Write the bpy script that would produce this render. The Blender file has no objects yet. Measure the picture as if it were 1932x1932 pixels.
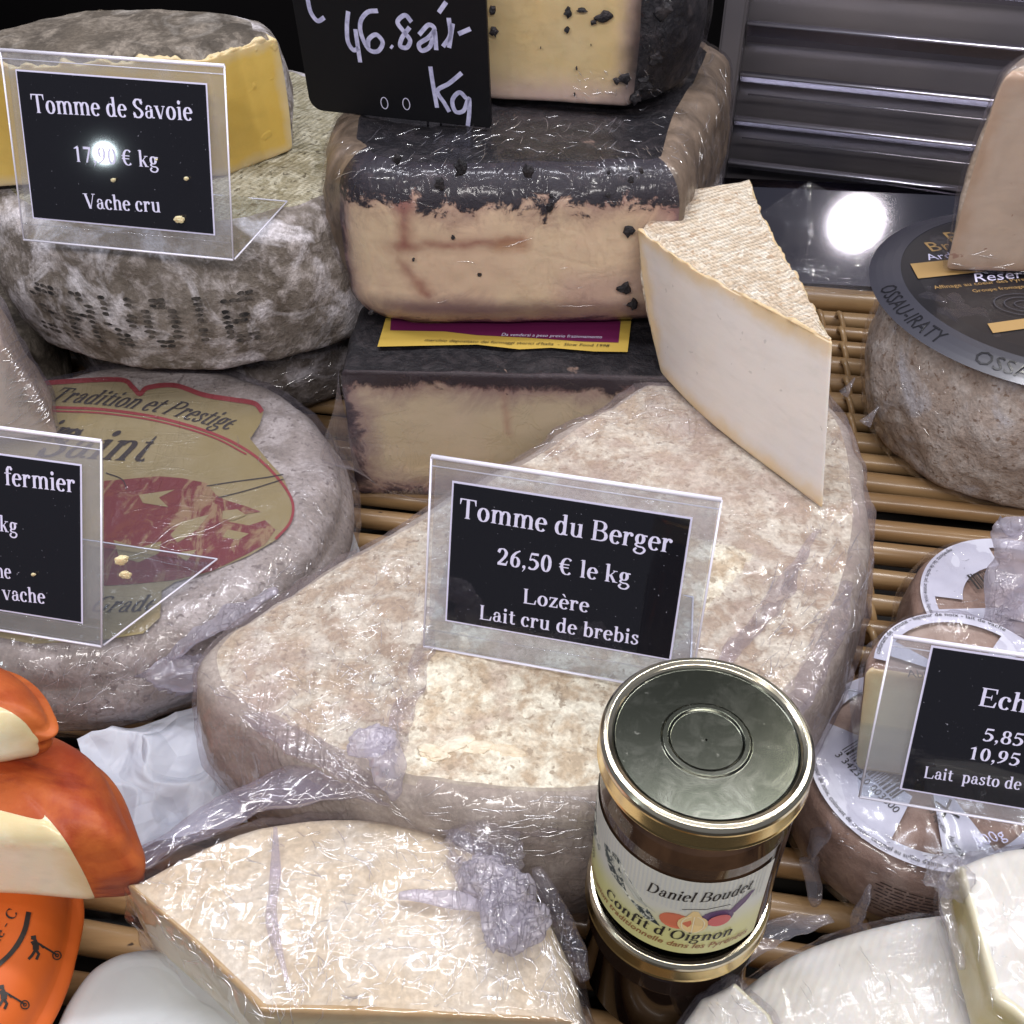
import bpy, bmesh, math, random
import numpy as np
from mathutils import Vector, Matrix
random.seed(7); rng = np.random.default_rng(7)
D = bpy.data; SC = bpy.context.scene
COL = SC.collection

# ------------------------------------------------------------------ camera, world, lamps, exposure
HC = .46; PITCH = math.radians(42); FOV = math.radians(50); FL = 966/math.tan(FOV/2)
cam = D.cameras.new('camera'); camo = D.objects.new('camera', cam); COL.objects.link(camo)
camo.location = (0, 0, HC); camo.rotation_euler = (math.pi/2-PITCH, 0, 0)
cam.sensor_width = 36; cam.angle = FOV; cam.clip_start = .01; cam.clip_end = 30
SC.camera = camo
w = D.worlds.new('World'); SC.world = w; w.use_nodes = True
w.node_tree.nodes['Background'].inputs[0].default_value = (.80, .84, 1, 1)
w.node_tree.nodes['Background'].inputs[1].default_value = .19
SC.view_settings.view_transform = 'Standard'; SC.view_settings.look = 'None'
SC.view_settings.exposure = -.10; SC.view_settings.gamma = 1
SC.cycles.transparent_max_bounces = 24; SC.cycles.max_bounces = 8
SC.cycles.sample_clamp_indirect = 3; SC.cycles.use_denoising = True
SC.cycles.caustics_reflective = False; SC.cycles.caustics_refractive = False

def lamp(kind, name, loc, target, energy, color=(1, 1, 1), size=.1, size_y=None, cone=None):
    l = D.lights.new(name, kind); l.energy = energy; l.color = color
    if kind == 'AREA':
        l.shape = 'RECTANGLE'; l.size = size; l.size_y = size_y or size
    else: l.shadow_soft_size = size
    if cone: l.spot_size = math.radians(cone); l.spot_blend = .6
    o = D.objects.new(name, l); COL.objects.link(o); o.location = loc
    d = Vector(target)-Vector(loc); o.rotation_euler = d.to_track_quat('-Z', 'Y').to_euler()
    return o
# LED strip under the case top, plus added front fill and glint lamps
lamp('AREA', 'case_strip_lamp', (0, .60, .98), (0, .42, 0), 8, (.93, .93, 1), 1.3, .035)
lamp('AREA', 'front_fill_lamp', (0, -.30, .85), (0, .45, .05), 9.5, (1, .95, .92), 1.3, .05)  # added fill from the shop side, brightens the upright faces
for (x, y, z, e, c) in ((-.55, .1, 1.25, 4, (1, .97, .92)), (.12, .25, 1.3, 5, (1, .97, .93)), (.62, .4, 1.2, 4.5, (1, .93, .82)), (-.2, .85, 1.1, 3, (.9, .9, 1))):
    lamp('POINT', 'glint_lamp', (x, y, z), (0, .4, 0), e, c, .016)  # small lamps added to give sharp glints on the film

# ------------------------------------------------------------------ geometry on the tray (metres, tray top at z = 0)
def ray(px, py):
    u = (px-966)/FL; v = (966-py)/FL
    return np.array([u, math.cos(PITCH)+v*math.sin(PITCH), -math.sin(PITCH)+v*math.cos(PITCH)])
def W(px, py, h): d = ray(px, py); return np.array([0, 0, HC])+d*((h-HC)/d[2])
def Wxy(px, py, h): return tuple(W(px, py, h)[:2])
def QY(px, py, Y): d = ray(px, py); return np.array([0, 0, HC])+d*(Y/d[1])

def _h(i, s):
    n = (i[0].astype(np.int64)*374761393+i[1].astype(np.int64)*668265263+i[2].astype(np.int64)*2147483647+s*974711) & 0xffffffff
    n = ((n ^ (n >> 13))*1274126177) & 0xffffffff
    return ((n ^ (n >> 16)) & 0xffff)/65535.
def vnoise(P, f, s=0):
    P = np.asarray(P)*f+100.37; i = np.floor(P); t = P-i; t = t*t*(3-2*t); i = i.T; t = t.T; r = 0
    for a in (0, 1):
        for b in (0, 1):
            for c in (0, 1):
                wt = (t[0] if a else 1-t[0])*(t[1] if b else 1-t[1])*(t[2] if c else 1-t[2])
                r = r+wt*_h((i[0]+a, i[1]+b, i[2]+c), s)
    return r*2-1
def fbm(P, f, o=4, s=0, g=.5):
    r = 0; a = 1
    for k in range(o): r = r+a*vnoise(P, f, s+k); f *= 2.03; a *= g
    return r
def ridge(P, f, o=3, s=0):
    r = 0; a = 1
    for k in range(o): r = r+a*(1-2*np.abs(vnoise(P, f, s+k))); f *= 2.1; a *= .55
    return r

# ------------------------------------------------------------------ materials
class NT:
    def __init__(s, name):
        s.m = D.materials.new(name); s.m.use_nodes = True; s.t = s.m.node_tree; s.t.nodes.clear()
        s.out = s.n('ShaderNodeOutputMaterial'); s._c = None
    def n(s, ty, **k):
        o = s.t.nodes.new(ty)
        for a, b in k.items(): setattr(o, a, b)
        return o
    def L(s, a, b):
        if isinstance(a, bpy.types.NodeSocket): s.t.links.new(a, b)
        else: b.default_value = a
    @property
    def co(s):
        if s._c is None: s._c = s.n('ShaderNodeTexCoord').outputs['Object']
        return s._c
    def map(s, scale=(1, 1, 1), rot=(0, 0, 0), loc=(0, 0, 0)):
        m = s.n('ShaderNodeMapping'); s.L(s.co, m.inputs[0]); m.inputs['Scale'].default_value = scale
        m.inputs['Rotation'].default_value = rot; m.inputs['Location'].default_value = loc; return m.outputs[0]
    def noise(s, scale, det=4, rough=.55, dist=0, v=None, lac=2):
        x = s.n('ShaderNodeTexNoise'); s.L(v or s.co, x.inputs['Vector']); x.inputs['Scale'].default_value = scale
        x.inputs['Detail'].default_value = det; x.inputs['Roughness'].default_value = rough; x.inputs['Distortion'].default_value = dist
        x.inputs['Lacunarity'].default_value = lac
        return x.outputs[0]
    def vor(s, scale, v=None, feat='F1', rand=1):
        x = s.n('ShaderNodeTexVoronoi', feature=feat); s.L(v or s.co, x.inputs['Vector']); x.inputs['Scale'].default_value = scale
        x.inputs['Randomness'].default_value = rand
        return x.outputs[0]
    def ramp(s, f, stops, interp='LINEAR'):
        r = s.n('ShaderNodeValToRGB'); s.L(f, r.inputs[0]); e = r.color_ramp.elements; r.color_ramp.interpolation = interp
        stops = sorted(stops, key=lambda q: q[0])
        while len(e) < len(stops): e.new(.5)
        for k, (p, c) in enumerate(stops):
            e[k].position = p; e[k].color = (c, c, c, 1) if isinstance(c, (int, float)) else (*c, 1)
        return r.outputs[0]
    def st(s, f, a, b): return s.ramp(f, [(a, 0.), (b, 1.)])
    def mx(s, f, a, b, mode='MIX'):
        m = s.n('ShaderNodeMix', data_type='RGBA', blend_type=mode); s.L(f, m.inputs[0])
        for v, i in ((a, 6), (b, 7)):
            if isinstance(v, tuple) and len(v) == 3: v = (*v, 1)
            s.L(v, m.inputs[i])
        return m.outputs[2]
    def ma(s, op, a, b=0., c=0., clamp=False):
        m = s.n('ShaderNodeMath', operation=op, use_clamp=clamp); s.L(a, m.inputs[0]); s.L(b, m.inputs[1]); s.L(c, m.inputs[2]); return m.outputs[0]
    def attr(s, name): return s.n('ShaderNodeAttribute', attribute_name=name).outputs['Fac']
    def bump(s, h, strength=.5, dist=.001, nrm=None):
        b = s.n('ShaderNodeBump'); s.L(h, b.inputs['Height']); b.inputs['Strength'].default_value = strength; b.inputs['Distance'].default_value = dist
        if nrm: s.L(nrm, b.inputs['Normal'])
        return b.outputs[0]
    def pr(s, col, rough=.6, nrm=None, metal=0, sss=0, spec=.5, coat=0, sssr=(1, .6, .4), sscale=.004, **k):
        p = s.n('ShaderNodeBsdfPrincipled')
        s.L((*col, 1) if isinstance(col, tuple) and len(col) == 3 else col, p.inputs['Base Color'])
        s.L(rough, p.inputs['Roughness']); s.L(metal, p.inputs['Metallic']); s.L(spec, p.inputs['Specular IOR Level'])
        p.inputs['Coat Weight'].default_value = coat; p.inputs['Coat Roughness'].default_value = .12
        if sss: p.inputs['Subsurface Weight'].default_value = sss; p.inputs['Subsurface Radius'].default_value = sssr; p.inputs['Subsurface Scale'].default_value = sscale
        if nrm: s.L(nrm, p.inputs['Normal'])
        s.L(p.outputs[0], s.out.inputs[0]); s.p = p; return s.m
    def sh(s, ty, **k):
        b = s.n(ty)
        for a, v in k.items(): s.L((*v, 1) if isinstance(v, tuple) and len(v) == 3 else v, b.inputs[a])
        return b.outputs[0]
    def mixs(s, f, a, b):
        m = s.n('ShaderNodeMixShader'); s.L(f, m.inputs[0]); s.L(a, m.inputs[1]); s.L(b, m.inputs[2]); return m.outputs[0]
    def end(s, x): s.L(x, s.out.inputs[0]); return s.m
    def segd(s, a, b):   # distance to a segment in object space
        a = Vector(a); b = Vector(b); ab = b-a
        def vm(op, x, y=None):
            v = s.n('ShaderNodeVectorMath', operation=op); s.L(x, v.inputs[0])
            if y is not None: s.L(y, v.inputs[1])
            return v
        q = s.n('ShaderNodeTexNoise'); s.L(s.co, q.inputs['Vector']); q.inputs['Scale'].default_value = 90; q.inputs['Detail'].default_value = 3
        w_ = vm('MULTIPLY_ADD', q.outputs['Color'], (.006, .006, .006)); s.L(s.co, w_.inputs[2])
        pa = vm('SUBTRACT', w_.outputs[0], tuple(a+Vector((.003,)*3))).outputs[0]
        t = s.ma('DIVIDE', vm('DOT_PRODUCT', pa, tuple(ab)).outputs['Value'], ab.length_squared, clamp=True)
        sc = s.n('ShaderNodeVectorMath', operation='SCALE'); sc.inputs[0].default_value = ab; s.L(t, sc.inputs['Scale'])
        return vm('LENGTH', vm('SUBTRACT', pa, sc.outputs[0]).outputs[0]).outputs['Value']

def plain(name, col, rough=.5, **k): return NT(name).pr(col, rough, **k)

def rind(name, lo, mid, hi, patch=None, speck=None, s1=18, s2=70, gloss=.75, bumpd=.0012, weave=0, thr=(.45, .62), pt=(.55, .68), ps=26, sss=0):
    t = NT(name); a = t.noise(s1, 5, .6, .4); b = t.noise(s2, 6, .65, .3); f = t.noise(420, 4, .6)
    c = t.mx(t.st(a, .38, .62), lo, mid); c = t.mx(t.st(b, *thr), c, hi)
    if patch: c = t.mx(t.st(t.noise(ps, 5, .6, .8, t.map(loc=(.7, .2, .4))), *pt), c, patch)
    c = t.mx(t.st(f, .42, .62), t.mx(.35, c, (lo[0]*.5, lo[1]*.5, lo[2]*.5)), c)
    if speck: c = t.mx(t.ma('MULTIPLY', t.st(t.noise(260, 3, .5, .3), .60, .67), .85), c, speck)
    h = t.ma('ADD', t.ma('MULTIPLY', b, 1.4), t.ma('MULTIPLY', f, .35))
    if weave:
        wv = t.n('ShaderNodeTexWave', wave_type='BANDS', bands_direction='X'); t.L(t.map(rot=(0, 0, weave)), wv.inputs[0])
        wv.inputs['Scale'].default_value = 85; wv.inputs['Distortion'].default_value = 2.5; wv.inputs['Detail'].default_value = 3; wv.inputs['Detail Scale'].default_value = 2
        wv2 = t.n('ShaderNodeTexWave', wave_type='BANDS', bands_direction='Y'); t.L(t.map(rot=(0, 0, weave)), wv2.inputs[0])
        wv2.inputs['Scale'].default_value = 140; wv2.inputs['Distortion'].default_value = 3; wv2.inputs['Detail'].default_value = 3
        q = t.ma('ADD', wv.outputs['Fac'], t.ma('MULTIPLY', wv2.outputs['Fac'], .6))
        h = t.ma('ADD', h, t.ma('MULTIPLY', q, .42))
        c = t.mx(t.ma('MULTIPLY', t.st(q, .9, .15), .33), c, (lo[0]*.4, lo[1]*.4, lo[2]*.35))
    return t.pr(c, gloss, t.bump(h, .9, bumpd), sss=sss, spec=.35)

def paste(name, col, edge, ew=.004, spots=None, pits=0, topband=None, veins=(), gloss=.38, col2=None, sss=.25, black=None, spec=.4, holes=0):
    t = NT(name); e = t.attr('rd'); bmask = 0.
    ed = t.ma('ADD', e, t.ma('MULTIPLY', t.ma('SUBTRACT', t.noise(60, 4, .6), .5), ew*2.4))
    a = t.noise(16, 4, .55, .2); c = t.mx(t.st(a, .35, .65), col, col2 or tuple(x*.86 for x in col))
    c = t.mx(t.ma('MULTIPLY', t.st(t.noise(55, 4, .6, .5, t.map((1, 1, 3))), .5, .75), .25), c, tuple(x*.7 for x in col))
    c = t.mx(t.st(ed, ew*1.7, ew*.3), c, edge)
    for (p, q, wd, k, vc) in veins:
        c = t.mx(t.ma('MULTIPLY', t.st(t.segd(p, q), wd, wd*.15), k), c, vc)
    if black: c = t.mx(t.st(t.ma('ADD', e, t.ma('MULTIPLY', t.ma('SUBTRACT', t.noise(75, 5, .7, .6), .5), black[1]*4.5)), black[1]*.9, black[1]*.75), c, black[0])
    if topband:
        sn = t.ma('ADD', e, t.ma('MULTIPLY', t.ma('SUBTRACT', t.noise(34, 6, .72, .8), .5), .050)); c = t.mx(t.ma('MULTIPLY', t.st(sn, .026, .004), .85), c, (.26, .15, .165)); c = t.mx(t.st(sn, .0065, .003), c, (.05, .035, .045))
        z_ = t.n('ShaderNodeSeparateXYZ'); t.L(t.co, z_.inputs[0]); dz = t.ma('ADD', t.ma('SUBTRACT', topband[0], z_.outputs[2]), t.ma('MULTIPLY', t.ma('SUBTRACT', t.noise(60, 6, .72, .5), .5), topband[1]*3.6))
        c = t.mx(t.ma('MULTIPLY', t.st(dz, topband[1]*1.7, topband[1]*.9), .5), c, (.28, .13, .11)); bmask = t.st(dz, topband[1]*1.05, topband[1]*.95); c = t.mx(bmask, c, black[0])
    if pits:
        pv_ = t.st(t.noise(210, 2, .4, .2), .735, .76); c = t.mx(t.ma('MULTIPLY', pv_, .45), c, tuple(x*.55 for x in col)); kd = t.noise(50, 4, .6, .1, t.map((.25, .25, 3.5), (0, .5, 0))); c = t.mx(t.ma('MULTIPLY', t.st(kd, .4, .7), .14), c, tuple(x*.7 for x in col))
    if spots: c = t.mx(t.st(t.noise(130, 3, .5, .5), spots[1], spots[1]+.02), c, spots[0])
    hh = t.ma('ADD', t.noise(140, 5, .6), t.ma('MULTIPLY', t.noise(30, 3), .8))
    if holes: hh = t.ma('ADD', hh, t.ma('MULTIPLY', t.st(t.noise(95, 2, .4), .72, .66), holes))
    if topband:
        kn = t.noise(110, 6, .7, .4); hh = t.ma('ADD', hh, t.ma('MULTIPLY', bmask, t.ma('MULTIPLY', kn, 9.))); c = t.mx(t.ma('MULTIPLY', bmask, t.st(kn, .54, .70)), c, (.06, .045, .052)); gloss = t.ma('ADD', gloss, t.ma('MULTIPLY', bmask, .3))
    return t.pr(c, gloss, t.bump(hh, .35, .0006), sss=sss, spec=spec)

def film(name, tint=(.72, .68, .86), milk=.06, wr=1., scale=1, rough=.13, rot=(0, 0, .6), st=(1, .22, .4), patchy=.0, refl=1.0):
    t = NT(name)
    base = t.map(tuple(x*scale for x in st), rot); b2 = t.map(tuple(x*scale for x in (.3, 1, .5)), (0, 0, rot[2]+.9))
    def crease(v, sc, w_):
        n = t.noise(sc, 2.5, .5, 1.0, v); return t.ma('POWER', t.ma('SUBTRACT', 1., t.ma('MULTIPLY', t.ma('ABSOLUTE', t.ma('SUBTRACT', n, .5)), 2*w_), clamp=True), 3.)
    h = t.ma('ADD', t.ma('ADD', t.ma('MULTIPLY', crease(base, 110, 6), .8), t.ma('MULTIPLY', crease(b2, 75, 5), .8)), t.noise(45, 3, .6))
    zone = t.ma('MULTIPLY', t.st(t.noise(14, 3, .5), .40, .62), h)
    n = t.bump(zone, min(1, wr*.75), .0010*max(1, wr))
    f = t.n('ShaderNodeFresnel'); f.inputs[0].default_value = 1.45; t.L(n, f.inputs['Normal'])
    g = t.sh('ShaderNodeBsdfAnisotropic' if hasattr(bpy.types, 'ShaderNodeBsdfAnisotropic') else 'ShaderNodeBsdfGlossy', Color=(1, 1, 1), Roughness=rough, Normal=n)
    dif = t.mixs(.5, t.sh('ShaderNodeBsdfDiffuse', Color=tint, Normal=n), t.sh('ShaderNodeBsdfTranslucent', Color=tint))
    tr = t.sh('ShaderNodeBsdfTransparent', Color=(.97, .965, .98))
    mk = t.ma('ADD', milk, t.ma('MULTIPLY', t.st(t.noise(11, 4, .6, .8), .52, .72), patchy), clamp=True)
    mk = t.ma('ADD', mk, t.ma('MULTIPLY', t.st(zone, 1.2, 2.0), .12*min(1, wr)), clamp=True)
    s = t.mixs(mk, tr, dif)
    return t.end(t.mixs(t.ma('MINIMUM', t.ma('MULTIPLY', f.outputs[0], refl), .22), s, g))

def clear(name, col=(.93, .95, .97), milk=.08, mc=(.8, .76, .8), rough=.04, k=1.):
    t = NT(name); f = t.n('ShaderNodeFresnel'); f.inputs[0].default_value = 1.45
    n = t.bump(t.noise(60, 3), .04, .001)
    s = t.mixs(t.ma('ADD', milk, t.ma('MULTIPLY', t.st(t.noise(40, 4, .7), .55, .8), milk)), t.sh('ShaderNodeBsdfTransparent', Color=col), t.sh('ShaderNodeBsdfDiffuse', Color=mc))
    return t.end(t.mixs(t.ma('MINIMUM', t.ma('MULTIPLY', f.outputs[0], k), .12), s, t.sh('ShaderNodeBsdfGlossy', Color=(1, 1, 1), Roughness=rough, Normal=n)))

M = {}
M['grey'] = rind('grey_mould_rind', (.14, .115, .095), (.25, .215, .19), (.48, .43, .42), patch=(.74, .70, .74), s1=22, s2=95, bumpd=.0022, thr=(.47, .66), pt=(.50, .62), ps=30)
M['greytop'] = rind('olive_grey_rind', (.34, .30, .19), (.52, .47, .34), (.68, .64, .50), speck=(.10, .08, .05), s1=30, s2=150, bumpd=.002, weave=.5)
M['darkrind'] = rind('dark_mould_rind', (.075, .062, .05), (.14, .115, .09), (.27, .23, .19), patch=(.33, .30, .27), s1=25, s2=60, bumpd=.002)
M['lilac'] = rind('lilac_grey_rind', (.27, .23, .20), (.37, .32, .29), (.50, .45, .43), speck=(.16, .13, .12), s1=16, s2=40, bumpd=.0008, gloss=.6)
M['berger'] = rind('cream_mottled_rind', (.46, .35, .25), (.66, .54, .39), (.87, .82, .68), patch=(.56, .45, .37), speck=(.34, .27, .20), s1=13, s2=75, bumpd=.0026, thr=(.42, .58), pt=(.52, .66), ps=17)
M['bergerside'] = rind('brown_wheel_side', (.36, .31, .255), (.45, .39, .33), (.56, .50, .43), patch=(.34, .28, .24), s1=14, s2=50, bumpd=.001, ps=20)
M['wedge_rind'] = rind('ribbed_cream_rind', (.62, .49, .36), (.74, .62, .48), (.86, .79, .68), speck=(.48, .33, .22), s1=22, s2=120, bumpd=.0022, weave=1.05, thr=(.45, .6))
M['creamrind'] = rind('smooth_cream_rind', (.70, .57, .40), (.77, .67, .51), (.80, .73, .61), patch=(.68, .49, .27), s1=10, s2=30, bumpd=.0005, pt=(.6, .75), ps=14, gloss=.45)
M['pinkrind'] = rind('pink_grey_rind', (.50, .40, .33), (.68, .57, .49), (.80, .73, .67), patch=(.74, .72, .75), speck=(.28, .19, .13), s1=20, s2=70, bumpd=.0025, pt=(.55, .66))
M['tanrind'] = rind('tan_rind', (.40, .30, .21), (.50, .39, .29), (.60, .49, .39), s1=20, s2=60, bumpd=.001)
def black_rind():
    t = NT('black_waxy_rind'); b = t.noise(85, 6, .7, .4); f = t.noise(260, 3)
    c = t.mx(t.st(b, .48, .70), (.012, .011, .014), (.045, .038, .042)); c = t.mx(t.st(t.noise(45, 5, .65, 1), .66, .74), c, (.30, .20, .16))
    return t.pr(c, t.ma('ADD', .40, t.ma('MULTIPLY', b, .3)), t.bump(t.ma('ADD', b, t.ma('MULTIPLY', f, .4)), .9, .0028), spec=.3)
M['black'] = black_rind()
def streak():
    t = NT('streaked_brown_side'); a = t.noise(40, 5, .6, .6, t.map((1, 1, .22))); b = t.noise(60, 5, .65, .5)
    c = t.mx(t.st(a, .35, .65), (.09, .065, .045), (.27, .20, .145)); c = t.mx(t.st(b, .62, .7), c, (.03, .028, .03))
    return t.pr(c, .5, t.bump(a, .8, .002))
M['streak'] = streak()
def orange():
    t = NT('orange_rind'); a = t.noise(28, 5, .6, .6); b = t.noise(50, 5, .6, .4, t.map((.4, 1, 1)))
    c = t.mx(t.st(a, .35, .65), (.30, .042, .012), (.50, .125, .028)); c = t.mx(t.st(b, .56, .7), c, (.22, .03, .012))
    return t.pr(c, t.ma('ADD', .36, t.ma('MULTIPLY', a, .3)), t.bump(t.ma('ADD', b, t.ma('MULTIPLY', t.noise(240, 4, .7), .5)), .6, .0009), spec=.35, sss=.1)
M['orange'] = orange()
M['wax'] = NT('orange_wax'); _t = M['wax']; M['wax'] = _t.pr((.60, .115, .012), .58, _t.bump(_t.noise(40, 4), .3, .001), sss=.1)
M['yellow'] = paste('yellow_paste', (.70, .49, .13), (.62, .50, .30), .0045, col2=(.64, .43, .10), holes=-1.2)
M['peco'] = None
M['white_paste'] = paste('ivory_paste', (.72, .65, .60), (.64, .47, .27), .0055, col2=(.67, .62, .60), sss=.35, gloss=.42, pits=1)
M['cream_paste'] = paste('cream_paste', (.78, .72, .52), (.74, .62, .38), .004, col2=(.68, .62, .38), sss=.35, gloss=.22, holes=-.6)
M['orange_cut'] = paste('soft_cream_cut', (.84, .80, .66), (.70, .58, .34), .007, col2=(.80, .75, .56), sss=.4, gloss=.2, holes=-.8)
M['pale_paste'] = paste('pale_film_paste', (.72, .64, .56), (.50, .38, .28), .004, gloss=.3)
M['half_paste'] = paste('straw_paste', (.88, .80, .52), (.60, .44, .24), .004, gloss=.3)
M['pink_paste'] = paste('pink_tan_paste', (.64, .50, .39), (.52, .36, .25), .006, spots=((.40, .24, .18), .70), gloss=.42)
M['tan_paste'] = paste('golden_paste', (.72, .62, .40), (.50, .34, .17), .005, gloss=.3)
def brie():
    t = NT('white_bloomy_rind'); wv = t.n('ShaderNodeTexWave', wave_type='BANDS'); t.L(t.map(rot=(0, 0, .55)), wv.inputs[0])
    wv.inputs['Scale'].default_value = 95; wv.inputs['Distortion'].default_value = 1.2; wv.inputs['Detail'].default_value = 2
    n = t.noise(40, 4); c = t.mx(t.st(n, .3, .7), (.64, .62, .55), (.73, .72, .69)); c = t.mx(t.ma('MULTIPLY', wv.outputs['Fac'], .22), c, (.74, .70, .58))
    return t.pr(c, .6, t.bump(t.ma('ADD', t.ma('MULTIPLY', wv.outputs['Fac'], .35), t.noise(120, 4)), .5, .0006), sss=.3)
M['brie'] = brie()
M['brie_paste'] = paste('ripe_yellow_paste', (.66, .56, .24), (.74, .70, .52), .003, sss=.3, gloss=.3)
def walnut():
    t = NT('brown_walnut_rind'); a = t.noise(55, 6, .7, .5); c = t.mx(t.st(a, .35, .65), (.22, .135, .10), (.36, .245, .19))
    c = t.mx(t.st(t.noise(16, 4, .6, .6), .5, .66), c, (.40, .31, .26)); return t.pr(c, .45, t.bump(t.noise(90, 6, .7), .9, .0018))
M['walnut'] = walnut()
def bamboo():
    t = NT('varnished_bamboo'); oi = t.n('ShaderNodeObjectInfo'); a = t.noise(9, 5, .6, .4, t.map((1, 14, 14))); k = t.noise(6, 3, .5, .2, t.map((1, .3, .3)))
    c = t.mx(t.st(a, .3, .7), (.23, .125, .05), (.42, .26, .12)); c = t.mx(t.ma('MULTIPLY', t.st(k, .45, .7), .8), c, (.18, .085, .03))
    c = t.mx(t.ma('MULTIPLY', oi.outputs['Random'], .35), c, (.60, .42, .22)); c = t.mx(t.st(t.noise(160, 3, .5, 0, t.map((.5, 1, 1))), .72, .76), c, (.05, .03, .02))
    return t.pr(c, .35, t.bump(a, .4, .0006), coat=.25)
M['bamboo'] = bamboo()
def paper(name, col, cr=.5):
    t = NT(name); n = t.noise(30, 2.5, .5, .9); r = t.ma('ABSOLUTE', t.ma('SUBTRACT', n, .5))
    return t.pr(t.mx(t.st(t.noise(20, 4), .3, .7), col, tuple(x*.93 for x in col)), .42, t.bump(t.ma('ADD', r, t.ma('MULTIPLY', t.vor(42, None, 'DISTANCE_TO_EDGE'), .5)), cr, .012), sss=.1, spec=.4)
M['paper'] = paper('white_waxed_paper', (.60, .62, .70), .6)
M['smoothpaper'] = paper('smooth_white_wrap', (.55, .58, .60), .05)
M['filmclear'] = film('glossy_clear_film', milk=0., wr=.9, patchy=0, refl=.5, rough=.14); M['film'] = film('cling_film'); M['filmU'] = film('crinkled_cling_film', milk=.02, wr=.6, patchy=.08, rough=.10, st=(1, .16, .3), rot=(0, 0, -.7), refl=1.3)
M['filmside'] = film('stretched_cling_film', milk=.14, wr=.9, patchy=.25, st=(.12, .12, 1), refl=1.0)
M['filmB'] = film('mottled_cling_film', milk=.13, wr=1.1, patchy=.28, rough=.12, refl=1.0, tint=(.66, .56, .60))
M['filmlight'] = film('thin_cling_film', milk=.02, wr=.5, patchy=.04, refl=.8)
M['filmpurple'] = film('bunched_cling_film', tint=(.88, .84, .97), milk=.45, wr=1.6, patchy=.40, rough=.15, scale=2.0, refl=1.6)
M['filmroll'] = film('rolled_cling_film', tint=(.76, .70, .92), milk=.16, wr=1.6, patchy=.4, rough=.12, scale=2, refl=1.6, st=(.15, 1, .5)); M['filmgrey'] = film('folded_clear_bag', tint=(.60, .58, .66), milk=.16, wr=.8, patchy=.2, refl=1.0)
M['acryfoot'] = clear('clear_acrylic_foot', milk=.015); M['acrylic'] = clear('clear_acrylic', milk=.07, mc=(.90, .80, .80)); M['acrshine'] = plain('acrylic_highlight', (.82, .80, .92), .15, spec=.8)  # last one: edge highlight put into a pale opaque colour
M['card'] = NT('black_card'); _t = M['card']
M['card'] = _t.pr(_t.mx(_t.st(_t.noise(700, 2, .5), .74, .78), (.010, .010, .014), (.28, .28, .34)), .045)
M['cardwhite'] = plain('white_print', (.70, .68, .90), .5)
M['slate'] = plain('black_chalkboard', (.006, .006, .008), .45, spec=.25)
M['chalk'] = NT('chalk_ink'); _t = M['chalk']; M['chalk'] = _t.pr(_t.mx(_t.st(_t.noise(260, 3), .35, .65), (.40, .40, .62), (.62, .62, .88)), .7)
M['steel'] = NT('brushed_steel'); _t = M['steel']; M['steel'] = _t.pr((.44, .43, .50), .24, _t.bump(_t.noise(90, 3, .5, 0, _t.map((.05, 1, 1))), .08, .001), metal=1)
M['steeldark'] = NT('dark_steel'); _t = M['steeldark']
M['steeldark'] = _t.pr(_t.mx(_t.st(_t.noise(4, 3), .35, .7), (.11, .105, .125), (.26, .23, .23)), .3, metal=.3)
M['steelbright'] = plain('polished_louvre_edge', (.74, .71, .80), .25, metal=.9)
M['mirror'] = plain('polished_steel_ledge', (.22, .21, .25), .06, metal=1)
M['dark'] = plain('dark_case_wall', (.003, .0025, .003), .8, spec=.1)
M['darkfloor'] = plain('dark_case_floor', (.012, .009, .006), .6)

# ------------------------------------------------------------------ object helpers
def link(o): COL.objects.link(o); return o
def thing(name, label, cat, loc, group=None):
    o = link(D.objects.new(name, None)); o.location = Vector([float(x) for x in loc]); o.empty_display_size = .01
    o['label'] = label; o['category'] = cat
    if group: o['group'] = group
    return o
def mesh(name, V, F, mat, parent=None, smooth=True, rd=None, uv=None):
    V = np.asarray(V, float).copy()
    if parent is not None:
        p = parent; off = np.zeros(3)
        while p is not None: off = off+np.array(p.location); p = p.parent
        V = V-off
    me = D.meshes.new(name); me.from_pydata([tuple(v) for v in V.tolist()], [], [tuple(int(i) for i in f) for f in F])
    if smooth: me.polygons.foreach_set('use_smooth', [True]*len(me.polygons))
    if rd is not None:
        a = me.attributes.new('rd', 'FLOAT', 'POINT'); a.data.foreach_set('value', np.asarray(rd, float))
    if mat: me.materials.append(mat)
    me.update(); o = link(D.objects.new(name, me)); o.parent = parent; return o
def setting(o): o['kind'] = 'structure'; return o
def tagm(o, label, cat, group=None):
    o['label'] = label; o['category'] = cat
    if group: o['group'] = group
    return o

def catmull(P, n=24):
    P = [np.array(p, float) for p in P]; P = [2*P[0]-P[1]]+P+[2*P[-1]-P[-2]]; o = []
    for i in range(1, len(P)-2):
        for t in np.linspace(0, 1, n, endpoint=False):
            o.append(.5*((2*P[i])+(-P[i-1]+P[i+1])*t+(2*P[i-1]-5*P[i]+4*P[i+1]-P[i+2])*t*t+(-P[i-1]+3*P[i]-3*P[i+1]+P[i+2])*t**3))
    return o+[P[-2]]
def circ(c, r, a0=0, a1=360, n=40, ry=None):
    return [(c[0]+r*math.cos(math.radians(a)), c[1]+(ry or r)*math.sin(math.radians(a))) for a in np.linspace(a0, a1, n)]

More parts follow.
